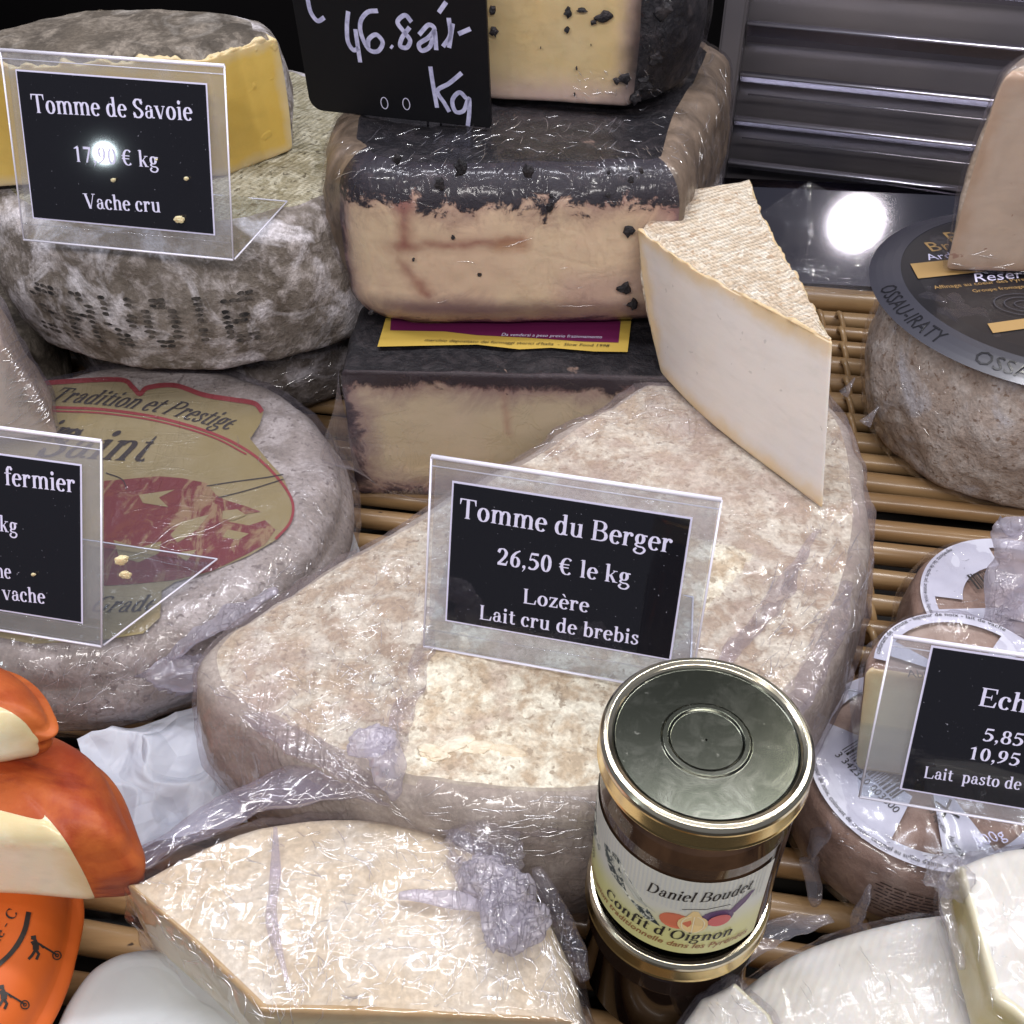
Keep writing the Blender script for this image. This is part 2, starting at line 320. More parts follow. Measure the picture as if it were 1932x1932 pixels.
def outline(pieces, N=300, sm=1):
    """pieces: (points, cut?) chained counter-clockwise into a closed loop -> points, cut mask, distance to the cut's ends"""
    pts = []; cut = []; dist = []
    for P, c in pieces:
        P = np.array(P, float); l = np.r_[0, np.cumsum(np.linalg.norm(np.diff(P, axis=0), axis=1))]
        pts += list(P[:-1]); cut += [c]*(len(P)-1)
    pts = np.array(pts); nx = np.roll(pts, -1, 0); l = np.linalg.norm(nx-pts, axis=1); s = np.r_[0, np.cumsum(l)]
    q = np.linspace(0, s[-1], N, endpoint=False)
    k = np.clip(np.searchsorted(s, q, side='right')-1, 0, len(pts)-1); t = (q-s[k])/np.maximum(l[k], 1e-9)
    O = pts[k]*(1-t[:, None])+nx[k]*t[:, None]; cm = np.array(cut)[k].astype(float)
    for _ in range(sm): O = (np.roll(O, 1, 0)+2*O+np.roll(O, -1, 0))/4
    return O, cm, s[-1]/N

def slab(parent, pieces, z0, z1, rb=.012, rt=.012, rcut=.002, bulge=0, dome=0, mats=None, N=300, ns=26, nt=34, disp=(.0012, 40), top_mat=None,
         xf=None, seed=1, sm=2, fl=None, fl_off=.0014, fl_amp=.0012, names=('rind', 'cut_face', 'top_rind'), ragged=0, cen=None, fl_part='cling_film', softn=4):
    O, cm, ds = outline(pieces, N, sm)
    A = .5*np.sum(O[:, 0]*np.roll(O[:, 1], -1)-np.roll(O[:, 0], -1)*O[:, 1])
    if A < 0: O = O[::-1]; cm = cm[::-1]
    c = np.array(cen) if cen is not None else O.mean(0)
    v = O-c; L = np.linalg.norm(v, axis=1); u = v/L[:, None]
    soft = cm.copy()
    for _ in range(softn): soft = (np.roll(soft, 1)+soft*2+np.roll(soft, -1))/4
    RT = rt*(1-soft)+rcut*soft; RB = rb*(1-soft)+rcut*soft; BU = bulge*(1-soft)
    rings = []; tags = []
    for k in range(7):
        a = k/6*math.pi/2; rings.append((RB*(1-math.sin(a))-0, z0+RB*(1-math.cos(a)))); tags.append(0)
    for k in range(1, ns):
        t = k/ns; rings.append((-BU*math.sin(math.pi*t), (z0+RB)*(1-t)+(z1-RT)*t)); tags.append(0)
    for k in range(8):
        a = k/7*math.pi/2; rings.append((RT*(1-math.cos(a)), z1-RT+RT*math.sin(a))); tags.append(0 if k < 6 else 1)
    P = []
    for ins, z in rings:
        P.append(np.c_[c+u*(L-ins)[:, None], np.broadcast_to(z, L.shape)])
    last = P[-1][:, :2]; zl = P[-1][:, 2]
    for k in range(1, nt+1):
        s = 1-(k/nt); s = s if k < nt else .004
        P.append(np.c_[c+(last-c)*s, zl+dome*(1-s*s)]); tags.append(1)
    P = np.array(P); R = len(P)
    zz = P[..., 2].copy()
    if xf: P = xf(P.reshape(-1, 3)).reshape(R, N, 3)
    du = np.roll(P, -1, 1)-np.roll(P, 1, 1); dv = np.gradient(P, axis=0); nr = np.cross(du, dv)
    nr /= np.maximum(np.linalg.norm(nr, axis=2), 1e-12)[..., None]; nr[-1] = nr[-2].mean(0)/np.linalg.norm(nr[-2].mean(0))
    flat = P.reshape(-1, 3); dd = fbm(flat, disp[1], 4, seed)*disp[0]+fbm(flat, 9, 2, seed+9)*disp[0]*1.2
    cutfac = np.broadcast_to(soft, (R, N)).copy(); cutfac[np.array(tags) == 1] *= .3
    dd = dd.reshape(R, N)*(1-.75*cutfac)
    if ragged:
        tr = np.abs(np.arange(R)-(7+ns+6)) < 5; e = fbm(flat, 150, 3, seed+5).reshape(R, N)*ragged; dd += e*tr[:, None]*soft[None, :]*1.
    G = P+nr*dd[..., None]
    V = G.reshape(-1, 3); sideR = 7+ns-1+7
    groups = {0: [], 1: [], 2: []}
    for i in range(R-1):
        for j in range(N):
            j2 = (j+1) % N; q = (i*N+j, i*N+j2, (i+1)*N+j2, (i+1)*N+j)
            if i >= sideR: groups[2].append(q)
            else: groups[1 if cm[j] and cm[j2] else 0].append(q)
    if top_mat is None: groups[0] += groups[2]; groups[2] = []
    # distance to the face rim for the cut faces
    d_end = np.full(N, 9.); idx = np.where(cm < .5)[0]
    if len(idx):
        for j in np.where(cm > .5)[0]: d_end[j] = np.min(np.minimum((j-idx) % N, (idx-j) % N))*ds
    rd = np.minimum(np.minimum(zz-z0, z1-zz), d_end[None, :])
    rd = rd.ravel(); bottom = [tuple(range(N))[::-1]]
    out = []
    for g in (0, 1, 2):
        F = groups[g]+(bottom if g == 0 else [])
        if not F or not groups[g]: continue
        used = sorted(set(i for f in F for i in f)); mp = {a: b for b, a in enumerate(used)}
        out.append(mesh(names[g], V[used], [[mp[i] for i in f] for f in F], [mats[0], mats[1] if len(mats) > 1 else None, top_mat][g], parent, rd=rd[used]))
    if fl:
        wr = np.abs(fbm(flat, 28, 3, seed+20)).reshape(R, N)*fl_amp*1.5+np.maximum(ridge(flat*np.array([1, .35, .6]), 70, 2, seed+31).reshape(R, N)-.5, 0)*fl_amp
        FV = (P+nr*(np.maximum(dd, 0)+fl_off+wr)[..., None]).reshape(-1, 3)
        F = [f for g in (0, 1, 2) for f in ([(i*N+j, i*N+(j+1) % N, (i+1)*N+(j+1) % N, (i+1)*N+j) for i in range(3, R-1) for j in range(N)] if g == 0 else [])]
        out.append(mesh(fl_part, FV, F, fl, parent))
    return out

def lathe(name, prof, c, mat, parent, N=96, a0=0, a1=360, smooth=True):
    full = abs(a1-a0) >= 359.9; n = N if full else N+1
    A = np.radians(np.linspace(a0, a1, n, endpoint=not full)); V = []; F = []; q = [prof[0]]
    for (r0, z0), (r1, z1) in zip(prof[:-1], prof[1:]):   # support rings keep the turned edges crisp
        k = min(.3, .00025/max(1e-6, math.hypot(r1-r0, z1-z0))); q += [(r0+(r1-r0)*k, z0+(z1-z0)*k), (r1-(r1-r0)*k, z1-(z1-z0)*k), (r1, z1)]
    prof = q
    for r, z in prof:
        for a in A: V.append((c[0]+r*math.cos(a), c[1]+r*math.sin(a), z))
    for i in range(len(prof)-1):
        for j in range(n if full else n-1):
            j2 = (j+1) % n; F.append((i*n+j, i*n+j2, (i+1)*n+j2, (i+1)*n+j))
    return mesh(name, V, F, mat, parent, smooth)
def tube(name, P, r, mat, parent, n=12, flat=1., noise=0, seed=0):
    P = [Vector([float(x) for x in p]) for p in P]; V = []; F = []; m = len(P)
    rr = r if hasattr(r, '__len__') else [r]*m
    for i, p in enumerate(P):
        t = (P[min(i+1, m-1)]-P[max(i-1, 0)]).normalized(); up = Vector((0, 0, 1)) if abs(t.z) < .9 else Vector((1, 0, 0))
        a = t.cross(up).normalized(); b = a.cross(t)
        for k in range(n):
            q = 2*math.pi*k/n; V.append(p+a*math.cos(q)*rr[i]+b*math.sin(q)*rr[i]*flat)
    for i in range(m-1):
        for k in range(n): F.append((i*n+k, i*n+(k+1) % n, (i+1)*n+(k+1) % n, (i+1)*n+k))
    F += [tuple(range(n))[::-1], tuple(range((m-1)*n, m*n))]
    V = np.array([tuple(v) for v in V])
    if noise: V = V+np.c_[fbm(V, 90, 3, seed), fbm(V, 90, 3, seed+7), fbm(V, 90, 3, seed+13)]*noise
    return mesh(name, V, F, mat, parent)
def box(name, c, s, mat, parent=None, rot=0, bev=.001):
    bm = bmesh.new(); bmesh.ops.create_cube(bm, size=1)
    for v in bm.verts: v.co = Vector((v.co.x*s[0], v.co.y*s[1], v.co.z*s[2]))
    if bev: bmesh.ops.bevel(bm, geom=bm.edges[:], offset=bev, segments=2, affect='EDGES')
    R = Matrix.Rotation(rot, 3, 'Z'); V = [tuple(R@v.co+Vector(c)) for v in bm.verts]; F = [[v.index for v in f.verts] for f in bm.faces]
    bm.free(); return mesh(name, V, F, mat, parent, False)
def sheet(name, fn, nu, nv, mat, parent=None):
    V = []; F = []
    for i in range(nv+1):
        for j in range(nu+1): V.append(fn(j/nu, i/nv))
    for i in range(nv):
        for j in range(nu): a = i*(nu+1)+j; F.append((a, a+1, a+nu+2, a+nu+1))
    return mesh(name, V, F, mat, parent)
def lump(name, c, s, mat, parent, seed=0, amp=.35, rot=0, f=60):
    if name == 'rind_chip':
        r_ = random.Random(seed); n = 11; out = [(math.cos(k*2*math.pi/n)*r_.uniform(.45, 1.1)*s[0]*.75, math.sin(k*2*math.pi/n)*r_.uniform(.45, 1.1)*s[2]*.75) for k in range(n)]; V = []
        for e, q in ((.0006, 1), (-.0009, .82), (-.0013, .5)): V += [(c[0]+a*q, c[1]+e+r_.uniform(-.0002, .0002), c[2]+b*q) for a, b in out]
        V.append((c[0], c[1]-.0014, c[2])); F = [(i*n+j, i*n+(j+1) % n, (i+1)*n+(j+1) % n, (i+1)*n+j) for i in (0, 1) for j in range(n)]+[(2*n+j, 2*n+(j+1) % n, 3*n) for j in range(n)]
        return mesh(name, V, F, mat, parent, False)
    bm = bmesh.new(); bmesh.ops.create_icosphere(bm, subdivisions=5, radius=1); V = np.array([tuple(v.co) for v in bm.verts])
    F = [[v.index for v in f_.verts] for f_ in bm.faces]; bm.free(); q = V*.03+seed
    wq = q+np.c_[fbm(q, 50, 2, seed+11), fbm(q, 50, 2, seed+12), fbm(q, 50, 2, seed+13)]*.008
    k = 1+amp*.35*(np.maximum(ridge(wq*np.array([1, .45, .8]), f*1.3, 2, seed), -.5))+amp*.7*fbm(wq, f*.6, 3, seed+3)
    V = V*k[:, None]*np.array(s); R = np.array(Matrix.Rotation(rot, 3, 'Z')); V = V@R.T+np.array(c)
    return mesh(name, V, F, mat, parent)

from mathutils.bvhtree import BVHTree
def bvh(objs):
    V = []; F = []
    for o in objs:
        b = len(V); off = Vector((0, 0, 0)); p = o.parent
        while p is not None: off = off+p.location; p = p.parent
        V += [v.co+off for v in o.data.vertices]; F += [[i+b for i in f.vertices] for f in o.data.polygons]
    return BVHTree.FromPolygons(V, F)
def cast(T, px, py):
    h = T.ray_cast(Vector((0, 0, HC)), Vector(ray(px, py)).normalized())
    return (np.array(h[0]), np.array(h[1])*(-1 if h[1].dot(Vector(ray(px, py))) > 0 else 1)) if h[0] is not None else (None, None)
def inside(x, y, P):
    c = False; j = len(P)-1
    for i in range(len(P)):
        if (P[i][1] > y) != (P[j][1] > y) and x < (P[j][0]-P[i][0])*(y-P[i][1])/(P[j][1]-P[i][1])+P[i][0]: c = not c
        j = i
    return c
def creases(parent, T, sets, mat, seed=0, name='film_creases'):
    """fine raised folds of the film, each a thin half-round ridge lying on the surface T.
    sets: (region, count, angle in degrees or (cx, cy) to run towards, spread, length range, radius range)"""
    rr = random.Random(seed); V = []; F = []; off = np.array(parent.location)
    for reg, cnt, ang, spr, (l0, l1), (r0, r1) in sets:
        xs = [p[0] for p in reg]; ys = [p[1] for p in reg]; k = 0; tries = 0
        while k < cnt and tries < cnt*8:
            tries += 1; x, y = rr.uniform(min(xs), max(xs)), rr.uniform(min(ys), max(ys))
            if not inside(x, y, reg): continue
            a = math.atan2(ang[1]-y, ang[0]-x) if isinstance(ang, tuple) else math.radians(ang)
            a += math.radians(rr.gauss(0, spr)); L_ = rr.uniform(l0, l1)*rr.uniform(.4, 1); bend = rr.gauss(0, .5); n = max(4, int(L_/7)+3); P = []; Ns = []
            for i in range(n):
                p, nn_ = cast(T, x, y)
                if p is None or (P and np.linalg.norm(p-P[-1]) > .012): break
                P.append(p+nn_*.00015); Ns.append(nn_); x += L_/n*math.cos(a); y += L_/n*math.sin(a); a += bend/n+rr.gauss(0, .12)
            if len(P) < 3: continue
            k += 1; P = np.array(P); t = np.gradient(P, axis=0); t /= np.maximum(np.linalg.norm(t, axis=1), 1e-9)[:, None]; r = rr.uniform(r0, r1); b = len(V); m = len(P)
            for i in range(m):
                s_ = np.cross(t[i], Ns[i]); w_ = r*math.sin(math.pi*(i+.35)/(m-.3))+.00003
                for q in (-1, -.55, 0, .55, 1): V.append(P[i]+s_*w_*q+Ns[i]*w_*math.sqrt(max(0, 1-q*q))*.9)
            F += [(b+5*i+j, b+5*i+j+1, b+5*i+j+6, b+5*i+j+5) for i in range(m-1) for j in range(4)]
    if not V: return
    o = mesh(name, V, F, mat, parent); o['kind'] = 'stuff'; return o
def crease_mat():
    t = NT('film_crease'); g = t.sh('ShaderNodeBsdfGlossy', Color=(1, 1, 1), Roughness=.22); tr = t.sh('ShaderNodeBsdfTransparent', Color=(.96, .95, .98))
    return t.end(t.mixs(.45, t.mixs(.10, tr, t.sh('ShaderNodeBsdfDiffuse', Color=(.8, .78, .9))), g))
M['crease'] = crease_mat()

# ------------------------------------------------------------------ lettering
def pen(P, out, wt=(.035, .125), closed=False):
    P = np.array(P, float); t = np.gradient(P, axis=0)
    if closed: t[0] = t[-1] = P[1]-P[-2]
    t /= np.maximum(np.linalg.norm(t, axis=1), 1e-9)[:, None]; n = np.c_[-t[:, 1], t[:, 0]]
    wd = wt[0]+(wt[1]-wt[0])*np.abs(t[:, 1])**1.6; b = len(out[0])
    for p, q, w_ in zip(P, n, wd): out[0].extend([tuple(p+q*w_/2), tuple(p-q*w_/2)])
    for i in range(len(P)-1): out[1].append((b+2*i, b+2*i+1, b+2*i+3, b+2*i+2))
def poly(P, out): b = len(out[0]); out[0].extend([tuple(p) for p in P]); out[1].append(tuple(range(b, b+len(P))))
def arc(cx, cy, rx, ry, a0, a1, n=26): return [(cx+rx*math.cos(math.radians(a)), cy+ry*math.sin(math.radians(a))) for a in np.linspace(a0, a1, n)]
TW = .115
def stem(o, x, y0, y1, sb=1, st=0, w=TW):
    poly([(x-w/2, y0), (x+w/2, y0), (x+w/2, y1), (x-w/2, y1)], o)
    if sb: poly([(x-w/2-.055, y0), (x+w/2+.055, y0), (x+w/2, y0+.04), (x-w/2, y0+.04)], o)
    if st == 1: poly([(x-w/2-.07, y1-.035), (x, y1-.06), (x+w/2, y1), (x-w/2, y1)], o)
    if st == 2: poly([(x-w/2-.055, y1), (x-w/2, y1-.04), (x+w/2, y1-.04), (x+w/2+.055, y1)], o)
def bar(o, x0, x1, y, h=.04): poly([(x0, y-h/2), (x1, y-h/2), (x1, y+h/2), (x0, y+h/2)], o)
def diag(o, a, b, w):
    poly([(a[0]-w/2, a[1]), (b[0]-w/2, b[1]), (b[0]+w/2, b[1]), (a[0]+w/2, a[1])], o)
def srf(o, x, y, w=.2, h=.03): poly([(x-w/2, y-h/2), (x+w/2, y-h/2), (x+w/2, y+h/2), (x-w/2, y+h/2)], o)
def dot(o, x, y, r=.065): poly(arc(x, y, r, r, 0, 342, 20), o)
def G(ch):
    o = ([], []); X = .45; C_ = .66; A_ = .68
    if ch == 'T': bar(o, .03, .63, .64); poly([(.03, .66), (.03, .46), (.055, .46), (.10, .62)], o); poly([(.63, .66), (.56, .62), (.605, .46), (.63, .46)], o); stem(o, .33, 0, .65); a = .66
    elif ch == 'E': stem(o, .14, 0, C_, 1, 2); bar(o, .14, .56, .64); bar(o, .14, .57, .02); bar(o, .14, .42, .34); poly([(.56, .66), (.50, .63), (.53, .49), (.56, .49)], o); poly([(.60, .19), (.56, .19), (.50, .03), (.57, 0)], o); poly([(.42, .43), (.40, .43), (.38, .34), (.40, .25), (.42, .25)], o); a = .64
    elif ch == 'L': stem(o, .14, 0, C_, 1, 2); bar(o, .14, .57, .02); poly([(.61, .20), (.57, .20), (.50, .03), (.57, 0)], o); a = .63
    elif ch == 'B': stem(o, .14, 0, C_, 0, 0); bar(o, .03, .32, .645, .035); bar(o, .03, .34, .018, .035); pen(arc(.30, .495, .185, .15, 90, -90), o); bar(o, .14, .32, .345, .035); pen(arc(.33, .18, .21, .162, 90, -90), o); a = .64
    elif ch == 'S': pen(catmull([(.46, .50), (.38, .62), (.22, .63), (.12, .51), (.20, .38), (.36, .29), (.45, .16), (.34, .03), (.17, .03), (.07, .17)], 10), o, (.05, .13)); poly([(.44, .66), (.47, .66), (.48, .46), (.455, .46)], o); poly([(.06, .21), (.085, .21), (.09, 0), (.06, 0)], o); a = .54
    elif ch == 'V': diag(o, (.11, C_), (.34, 0), .13); diag(o, (.56, C_), (.35, 0), .04); srf(o, .11, .645, .25); srf(o, .56, .645, .2); a = .66
    elif ch == 'C': pen(arc(.34, .33, .25, .315, 45, 320, 40), o); poly([(.53, .66), (.56, .66), (.57, .43), (.54, .43)], o); a = .62
    elif ch in 'PD': stem(o, .14, 0, C_, 1, 2); (pen(arc(.30, .485, .20, .16, 90, -90), o), bar(o, .14, .32, .645, .035), bar(o, .14, .30, .325, .035)) if ch == 'P' else (pen(arc(.30, .33, .29, .312, 90, -90), o), bar(o, .14, .32, .642, .035), bar(o, .14, .32, .018, .035)); a = .60 if ch == 'P' else .70
    elif ch == 'N': stem(o, .12, 0, C_, 1, 2, .04); stem(o, .58, 0, C_, 0, 2, .04); diag(o, (.16, C_), (.56, 0), .13); a = .70
    elif ch == 'G': pen(arc(.35, .33, .26, .315, 45, 330, 40), o); stem(o, .56, .03, .30, 0, 2); a = .70
    elif ch == 'O': pen(arc(.36, .33, .26, .315, 0, 360, 44), o, closed=True); a = .72
    elif ch == 'F': stem(o, .14, 0, C_, 1, 2); bar(o, .14, .54, .64); bar(o, .14, .40, .34); poly([(.54, .66), (.48, .63), (.51, .49), (.54, .49)], o); a = .58
    elif ch == 'o': pen(arc(.25, .22, .16, .215, 0, 360, 40), o, closed=True); a = .50
    elif ch in 'eèé': pen(arc(.24, .22, .155, .215, 8, 318, 40), o); bar(o, .14, .41, .25); a = .445
    elif ch == 'c': pen(arc(.24, .22, .155, .215, 50, 318, 36), o); dot(o, .35, .34, .06); a = .43
    elif ch == 'a': stem(o, .34, .04, .33, 0); pen(arc(.23, .31, .115, .125, 20, 150), o, (.04, .09)); dot(o, .12, .33, .05); pen(arc(.21, .13, .115, .115, 70, 350), o, (.035, .10)); bar(o, .36, .47, .03, .04); bar(o, .22, .34, .25, .03); a = .48
    elif ch in 'dq': stem(o, .39, -.2 if ch == 'q' else 0, X if ch == 'q' else A_, ch == 'q', 0 if ch == 'q' else 1); pen(arc(.25, .22, .15, .215, 40, 320, 36), o); bar(o, .39, .51, .02, .04) if ch == 'd' else 0; a = .54
    elif ch in 'bp': stem(o, .15, -.2 if ch == 'p' else 0, X if ch == 'p' else A_, ch == 'p', 1); pen(arc(.29, .22, .15, .215, 140, -140, 36), o); a = .53
    elif ch in 'nhu':
        if ch == 'u': stem(o, .14, .10, X, 0, 1); stem(o, .41, 0, X, 1, 1); pen(arc(.27, .14, .13, .13, 185, 330), o)
        else: stem(o, .14, 0, X if ch == 'n' else A_, 1, 1); stem(o, .41, 0, .30); pen(arc(.285, .29, .125, .15, 155, -5), o)
        a = .54
    elif ch == 'm': stem(o, .14, 0, X, 1, 1); stem(o, .41, 0, .30); stem(o, .68, 0, .30); pen(arc(.285, .29, .125, .15, 155, -5), o); pen(arc(.555, .29, .125, .15, 155, -5), o); a = .81
    elif ch == 'r': stem(o, .14, 0, X, 1, 1); pen(arc(.30, .26, .14, .17, 165, 75), o, (.05, .1)); dot(o, .345, .38, .06); a = .43
    elif ch == 'f': stem(o, .17, 0, .50); pen(arc(.27, .50, .10, .165, 180, 50), o, (.05, .12)); dot(o, .345, .60, .055); bar(o, .04, .34, .43, .035); a = .35
    elif ch == 't': stem(o, .16, .10, .58, 0); pen(arc(.25, .12, .09, .10, 180, 320), o, (.04, .115)); bar(o, .03, .32, .43, .035); a = .34
    elif ch == 'l': stem(o, .14, 0, A_, 1, 1); a = .28
    elif ch == 'i': stem(o, .14, 0, X, 1, 1); dot(o, .135, .60, .07); a = .28
    elif ch == 'k': stem(o, .14, 0, A_, 1, 1); diag(o, (.42, .43), (.18, .20), .045); diag(o, (.25, .28), (.43, 0), .12); srf(o, .42, .435, .18); srf(o, .44, .015, .2); a = .56
    elif ch == 'v': diag(o, (.09, .44), (.26, 0), .12); diag(o, (.43, .44), (.27, 0), .04); srf(o, .09, .435, .2); srf(o, .42, .435, .15); a = .50
    elif ch == 'z': bar(o, .05, .40, .425, .045); bar(o, .04, .41, .022, .045); diag(o, (.35, .43), (.10, .02), .12); poly([(.05, .44), (.05, .31), (.075, .31), (.10, .42)], o); poly([(.41, 0), (.41, .15), (.385, .15), (.35, .03)], o); a = .45
    elif ch == 's': pen(catmull([(.32, .34), (.27, .42), (.16, .42), (.11, .34), (.18, .26), (.29, .19), (.32, .10), (.23, .02), (.12, .03), (.06, .13)], 8), o, (.045, .10)); poly([(.32, .45), (.34, .45), (.345, .31), (.325, .31)], o); a = .39
    elif ch == 'g': pen(arc(.22, .29, .12, .145, 0, 360, 30), o, closed=True); pen(catmull([(.15, .16), (.09, .09), (.18, .035), (.34, .02), (.42, -.07), (.32, -.18), (.15, -.18), (.06, -.10), (.13, -.015)], 8), o, (.05, .09)); bar(o, .32, .46, .41, .05); a = .49
    elif ch == '0': pen(arc(.25, .33, .15, .31, 0, 360, 40), o, closed=True); a = .5
    elif ch == '1': stem(o, .27, 0, .62, 1, 0); poly([(.08, .56), (.25, .66), (.325, .67), (.22, .56), (.10, .535)], o); a = .5
    elif ch == '2': pen(catmull([(.07, .48), (.14, .61), (.28, .63), (.38, .50), (.33, .34), (.20, .18), (.09, .06)], 8), o, (.04, .13)); bar(o, .05, .41, .045, .09); poly([(.41, .0), (.46, .19), (.43, .19), (.37, .08)], o); a = .5
    elif ch == '5': bar(o, .14, .43, .61, .09); diag(o, (.15, .64), (.09, .36), .045); pen(catmull([(.09, .37), (.22, .40), (.36, .32), (.40, .19), (.30, .05), (.16, .02), (.06, .08)], 8), o, (.06, .13)); a = .5
    elif ch == '6': pen(arc(.26, .20, .14, .19, 0, 360, 34), o, closed=True); pen(catmull([(.44, .65), (.28, .56), (.15, .40), (.12, .20)], 8), o, (.03, .13)); a = .5
    elif ch == '9': pen(arc(.24, .46, .14, .19, 0, 360, 34), o, closed=True); pen(catmull([(.06, .01), (.22, .10), (.35, .26), (.38, .46)], 8), o, (.03, .13)); a = .5
    elif ch == '8': pen(arc(.25, .49, .13, .15, 0, 360, 30), o, (.045, .11), True); pen(arc(.25, .17, .16, .165, 0, 360, 34), o, (.045, .12), True); a = .5
    elif ch == '7': bar(o, .06, .44, .60, .10); diag(o, (.40, .60), (.20, 0), .085); a = .5
    elif ch == ',': dot(o, .12, .06, .065); poly([(.18, .07), (.17, -.02), (.07, -.14), (.06, -.12), (.12, -.02)], o); a = .25
    elif ch == '€': pen(arc(.33, .33, .21, .31, 48, 312, 36), o); bar(o, .02, .42, .40, .04); bar(o, .02, .40, .28, .04); a = .58
    elif ch == "'": poly([(.08, .68), (.17, .68), (.14, .48), (.11, .48)], o); a = .22
    elif ch == '-': bar(o, .04, .28, .22, .06); a = .32
    elif ch == '.': dot(o, .12, .06, .06); a = .25
    else: a = .25
    if ch == 'è': poly([(.12, .66), (.22, .67), (.30, .53), (.26, .53)], o)
    if ch == 'é': poly([(.26, .67), (.36, .66), (.24, .53), (.20, .53)], o)
    return o, a
def serif(s, italic=0):
    V = []; F = []; x = 0
    for ch in s:
        (v, f), a = G(ch); b = len(V); V += [(p[0]+x+italic*p[1], p[1]) for p in v]; F += [tuple(i+b for i in q) for q in f]; x += a
    V = np.array(V); Z = np.zeros(len(V))
    for k, q in enumerate(F):
        for i in q: Z[i] = k % 7
    return np.c_[V, Z], F, x
_font_cache = {}
def sans(s, shear=0, bold=0):
    k = (s, shear, bold)
    if k in _font_cache: return _font_cache[k]
    cu = D.curves.new('lettering_curve', 'FONT'); cu.body = s; cu.size = 1; cu.shear = shear; cu.offset = bold; cu.resolution_u = 2; cu.fill_mode = 'FRONT'
    ob = D.objects.new('lettering_curve', cu); COL.objects.link(ob); dg = bpy.context.evaluated_depsgraph_get(); me = ob.evaluated_get(dg).to_mesh()
    V = np.array([(v.co.x, v.co.y, 0) for v in me.vertices]) if len(me.vertices) else np.zeros((0, 3)); F = [tuple(p.vertices) for p in me.polygons]
    ob.evaluated_get(dg).to_mesh_clear(); D.objects.remove(ob); D.curves.remove(cu)
    _font_cache[k] = (V, F, V[:, 0].max() if len(V) else .3); return _font_cache[k]
def put(name, txt, fn, size, mat, parent, x0=0, y0=0, width=None, align='l', rot=0):
    """txt=(V,F,adv); fn(u,v,e) maps label metres + lift to the place"""
    V, F, adv = txt; s = size; sx = s if width is None else width/adv; off = {'l': 0, 'c': -adv*sx/2, 'r': -adv*sx}[align]
    c, n = math.cos(rot), math.sin(rot); P = []
    for x, y, z in V:
        a = x*sx+off; b = y*s; P.append(fn(x0+a*c-b*n, y0+a*n+b*c, .00012+z*.000012))
    return mesh(name, P, F, mat, parent, False)
def planefn(O, U, Vv):
    O = np.array(O); U = np.array(U)/np.linalg.norm(U); Vv = np.array(Vv)/np.linalg.norm(Vv); Nn = np.cross(U, Vv)
    return lambda u, v, e=0: O+U*u+Vv*v+Nn*e
def pm(name, P, fn, mat, parent, lift=0.0001):   # one flat printed polygon
    return mesh(name, [fn(x, y, lift) for x, y in P], [tuple(range(len(P)))], mat, parent, False)
def ribbon2(P, w_, out):
    P = np.array(P, float); t = np.gradient(P, axis=0); t /= np.maximum(np.linalg.norm(t, axis=1), 1e-9)[:, None]; n = np.c_[-t[:, 1], t[:, 0]]; b = len(out[0])
    ws = w_ if hasattr(w_, '__len__') else [w_]*len(P)
    for p, q, k in zip(P, n, ws): out[0].extend([(*(p+q*k/2), len(out[1]) % 5), (*(p-q*k/2), len(out[1]) % 5)])
    for i in range(len(P)-1): out[1].append((b+2*i, b+2*i+1, b+2*i+3, b+2*i+2))

# ================================================================== THE SETTING
setting(mesh('case_floor', [(-1.2, -.3, -.045), (1.2, -.3, -.045), (1.2, 1.6, -.045), (-1.2, 1.6, -.045)], [(0, 1, 2, 3)], M['darkfloor'], None, False))
setting(mesh('case_back_wall', [(-1.4, 1.35, -.045), (1.6, 1.35, -.045), (1.6, 1.35, .8), (-1.4, 1.35, .8)], [(3, 2, 1, 0)], M['dark'], None, False))

# ------------------------------------------------------------------ bamboo tray: every stick a part
YAW = math.radians(-9.5)
tr = thing('bamboo_tray', 'varnished bamboo slatted tray bound with braided cords, under all the cheeses', 'tray', (0, .42, 0))
dirx = np.array([math.cos(YAW), math.sin(YAW)]); diry = np.array([-math.sin(YAW), math.cos(YAW)])
pitch = .0222; k = 0; base_me = None
for i in range(-13, 17):
    q = np.array([.05, .42])+diry*i*pitch; r_ = .0068*random.uniform(.84, 1.12); jt = random.uniform(-.004, .004); jo = random.uniform(-.0010, .0010)
    P = []; n = 26
    for j in range(n):
        t = -.55+1.15*j/(n-1); p = q+dirx*t+diry*(jo+jt*t+.0007*math.sin(t*7+i*2.1)); P.append((p[0], p[1], -r_+.0008*math.sin(t*9+i)+random.uniform(-.0002, .0002)))
    rr = [r_*(1+.05*math.exp(-((((j*1.7+i*5.3) % 9)-4)/.6)**2)) for j in range(n)]
    tube('slat', P, rr, M['bamboo'], tr, 14)
def braid(x0, dy0, dy1, nm):
    for ph in (0, math.pi):
        P = []
        for j in range(260):
            t = dy0+(dy1-dy0)*j/259; p = np.array([.05, .42])+dirx*x0+diry*t; a = t/pitch*math.pi+ph
            P.append((p[0]+.0035*math.cos(a*1.0+1), p[1], -.0065+.0115*math.sin(a)))
        tube('binding_cord', P, .0022, M['bamboo'], tr, 8)
for x0 in (.137, .152, -.33, -.345): braid(x0, -.29, .355, '')
for x0 in (.1445, -.3375):
    p0 = np.array([.05, .42])+dirx*x0-diry*.29; p1 = np.array([.05, .42])+dirx*x0+diry*.36
    tube('cross_bar', [(p0[0], p0[1], -.021), (p1[0], p1[1], -.021)], .006, M['bamboo'], tr)
q = np.array([.05, .42])+diry*.375; P = [(q[0]+dirx[0]*t, q[1]+dirx[1]*t, -.002) for t in np.linspace(-.55, .6, 20)]
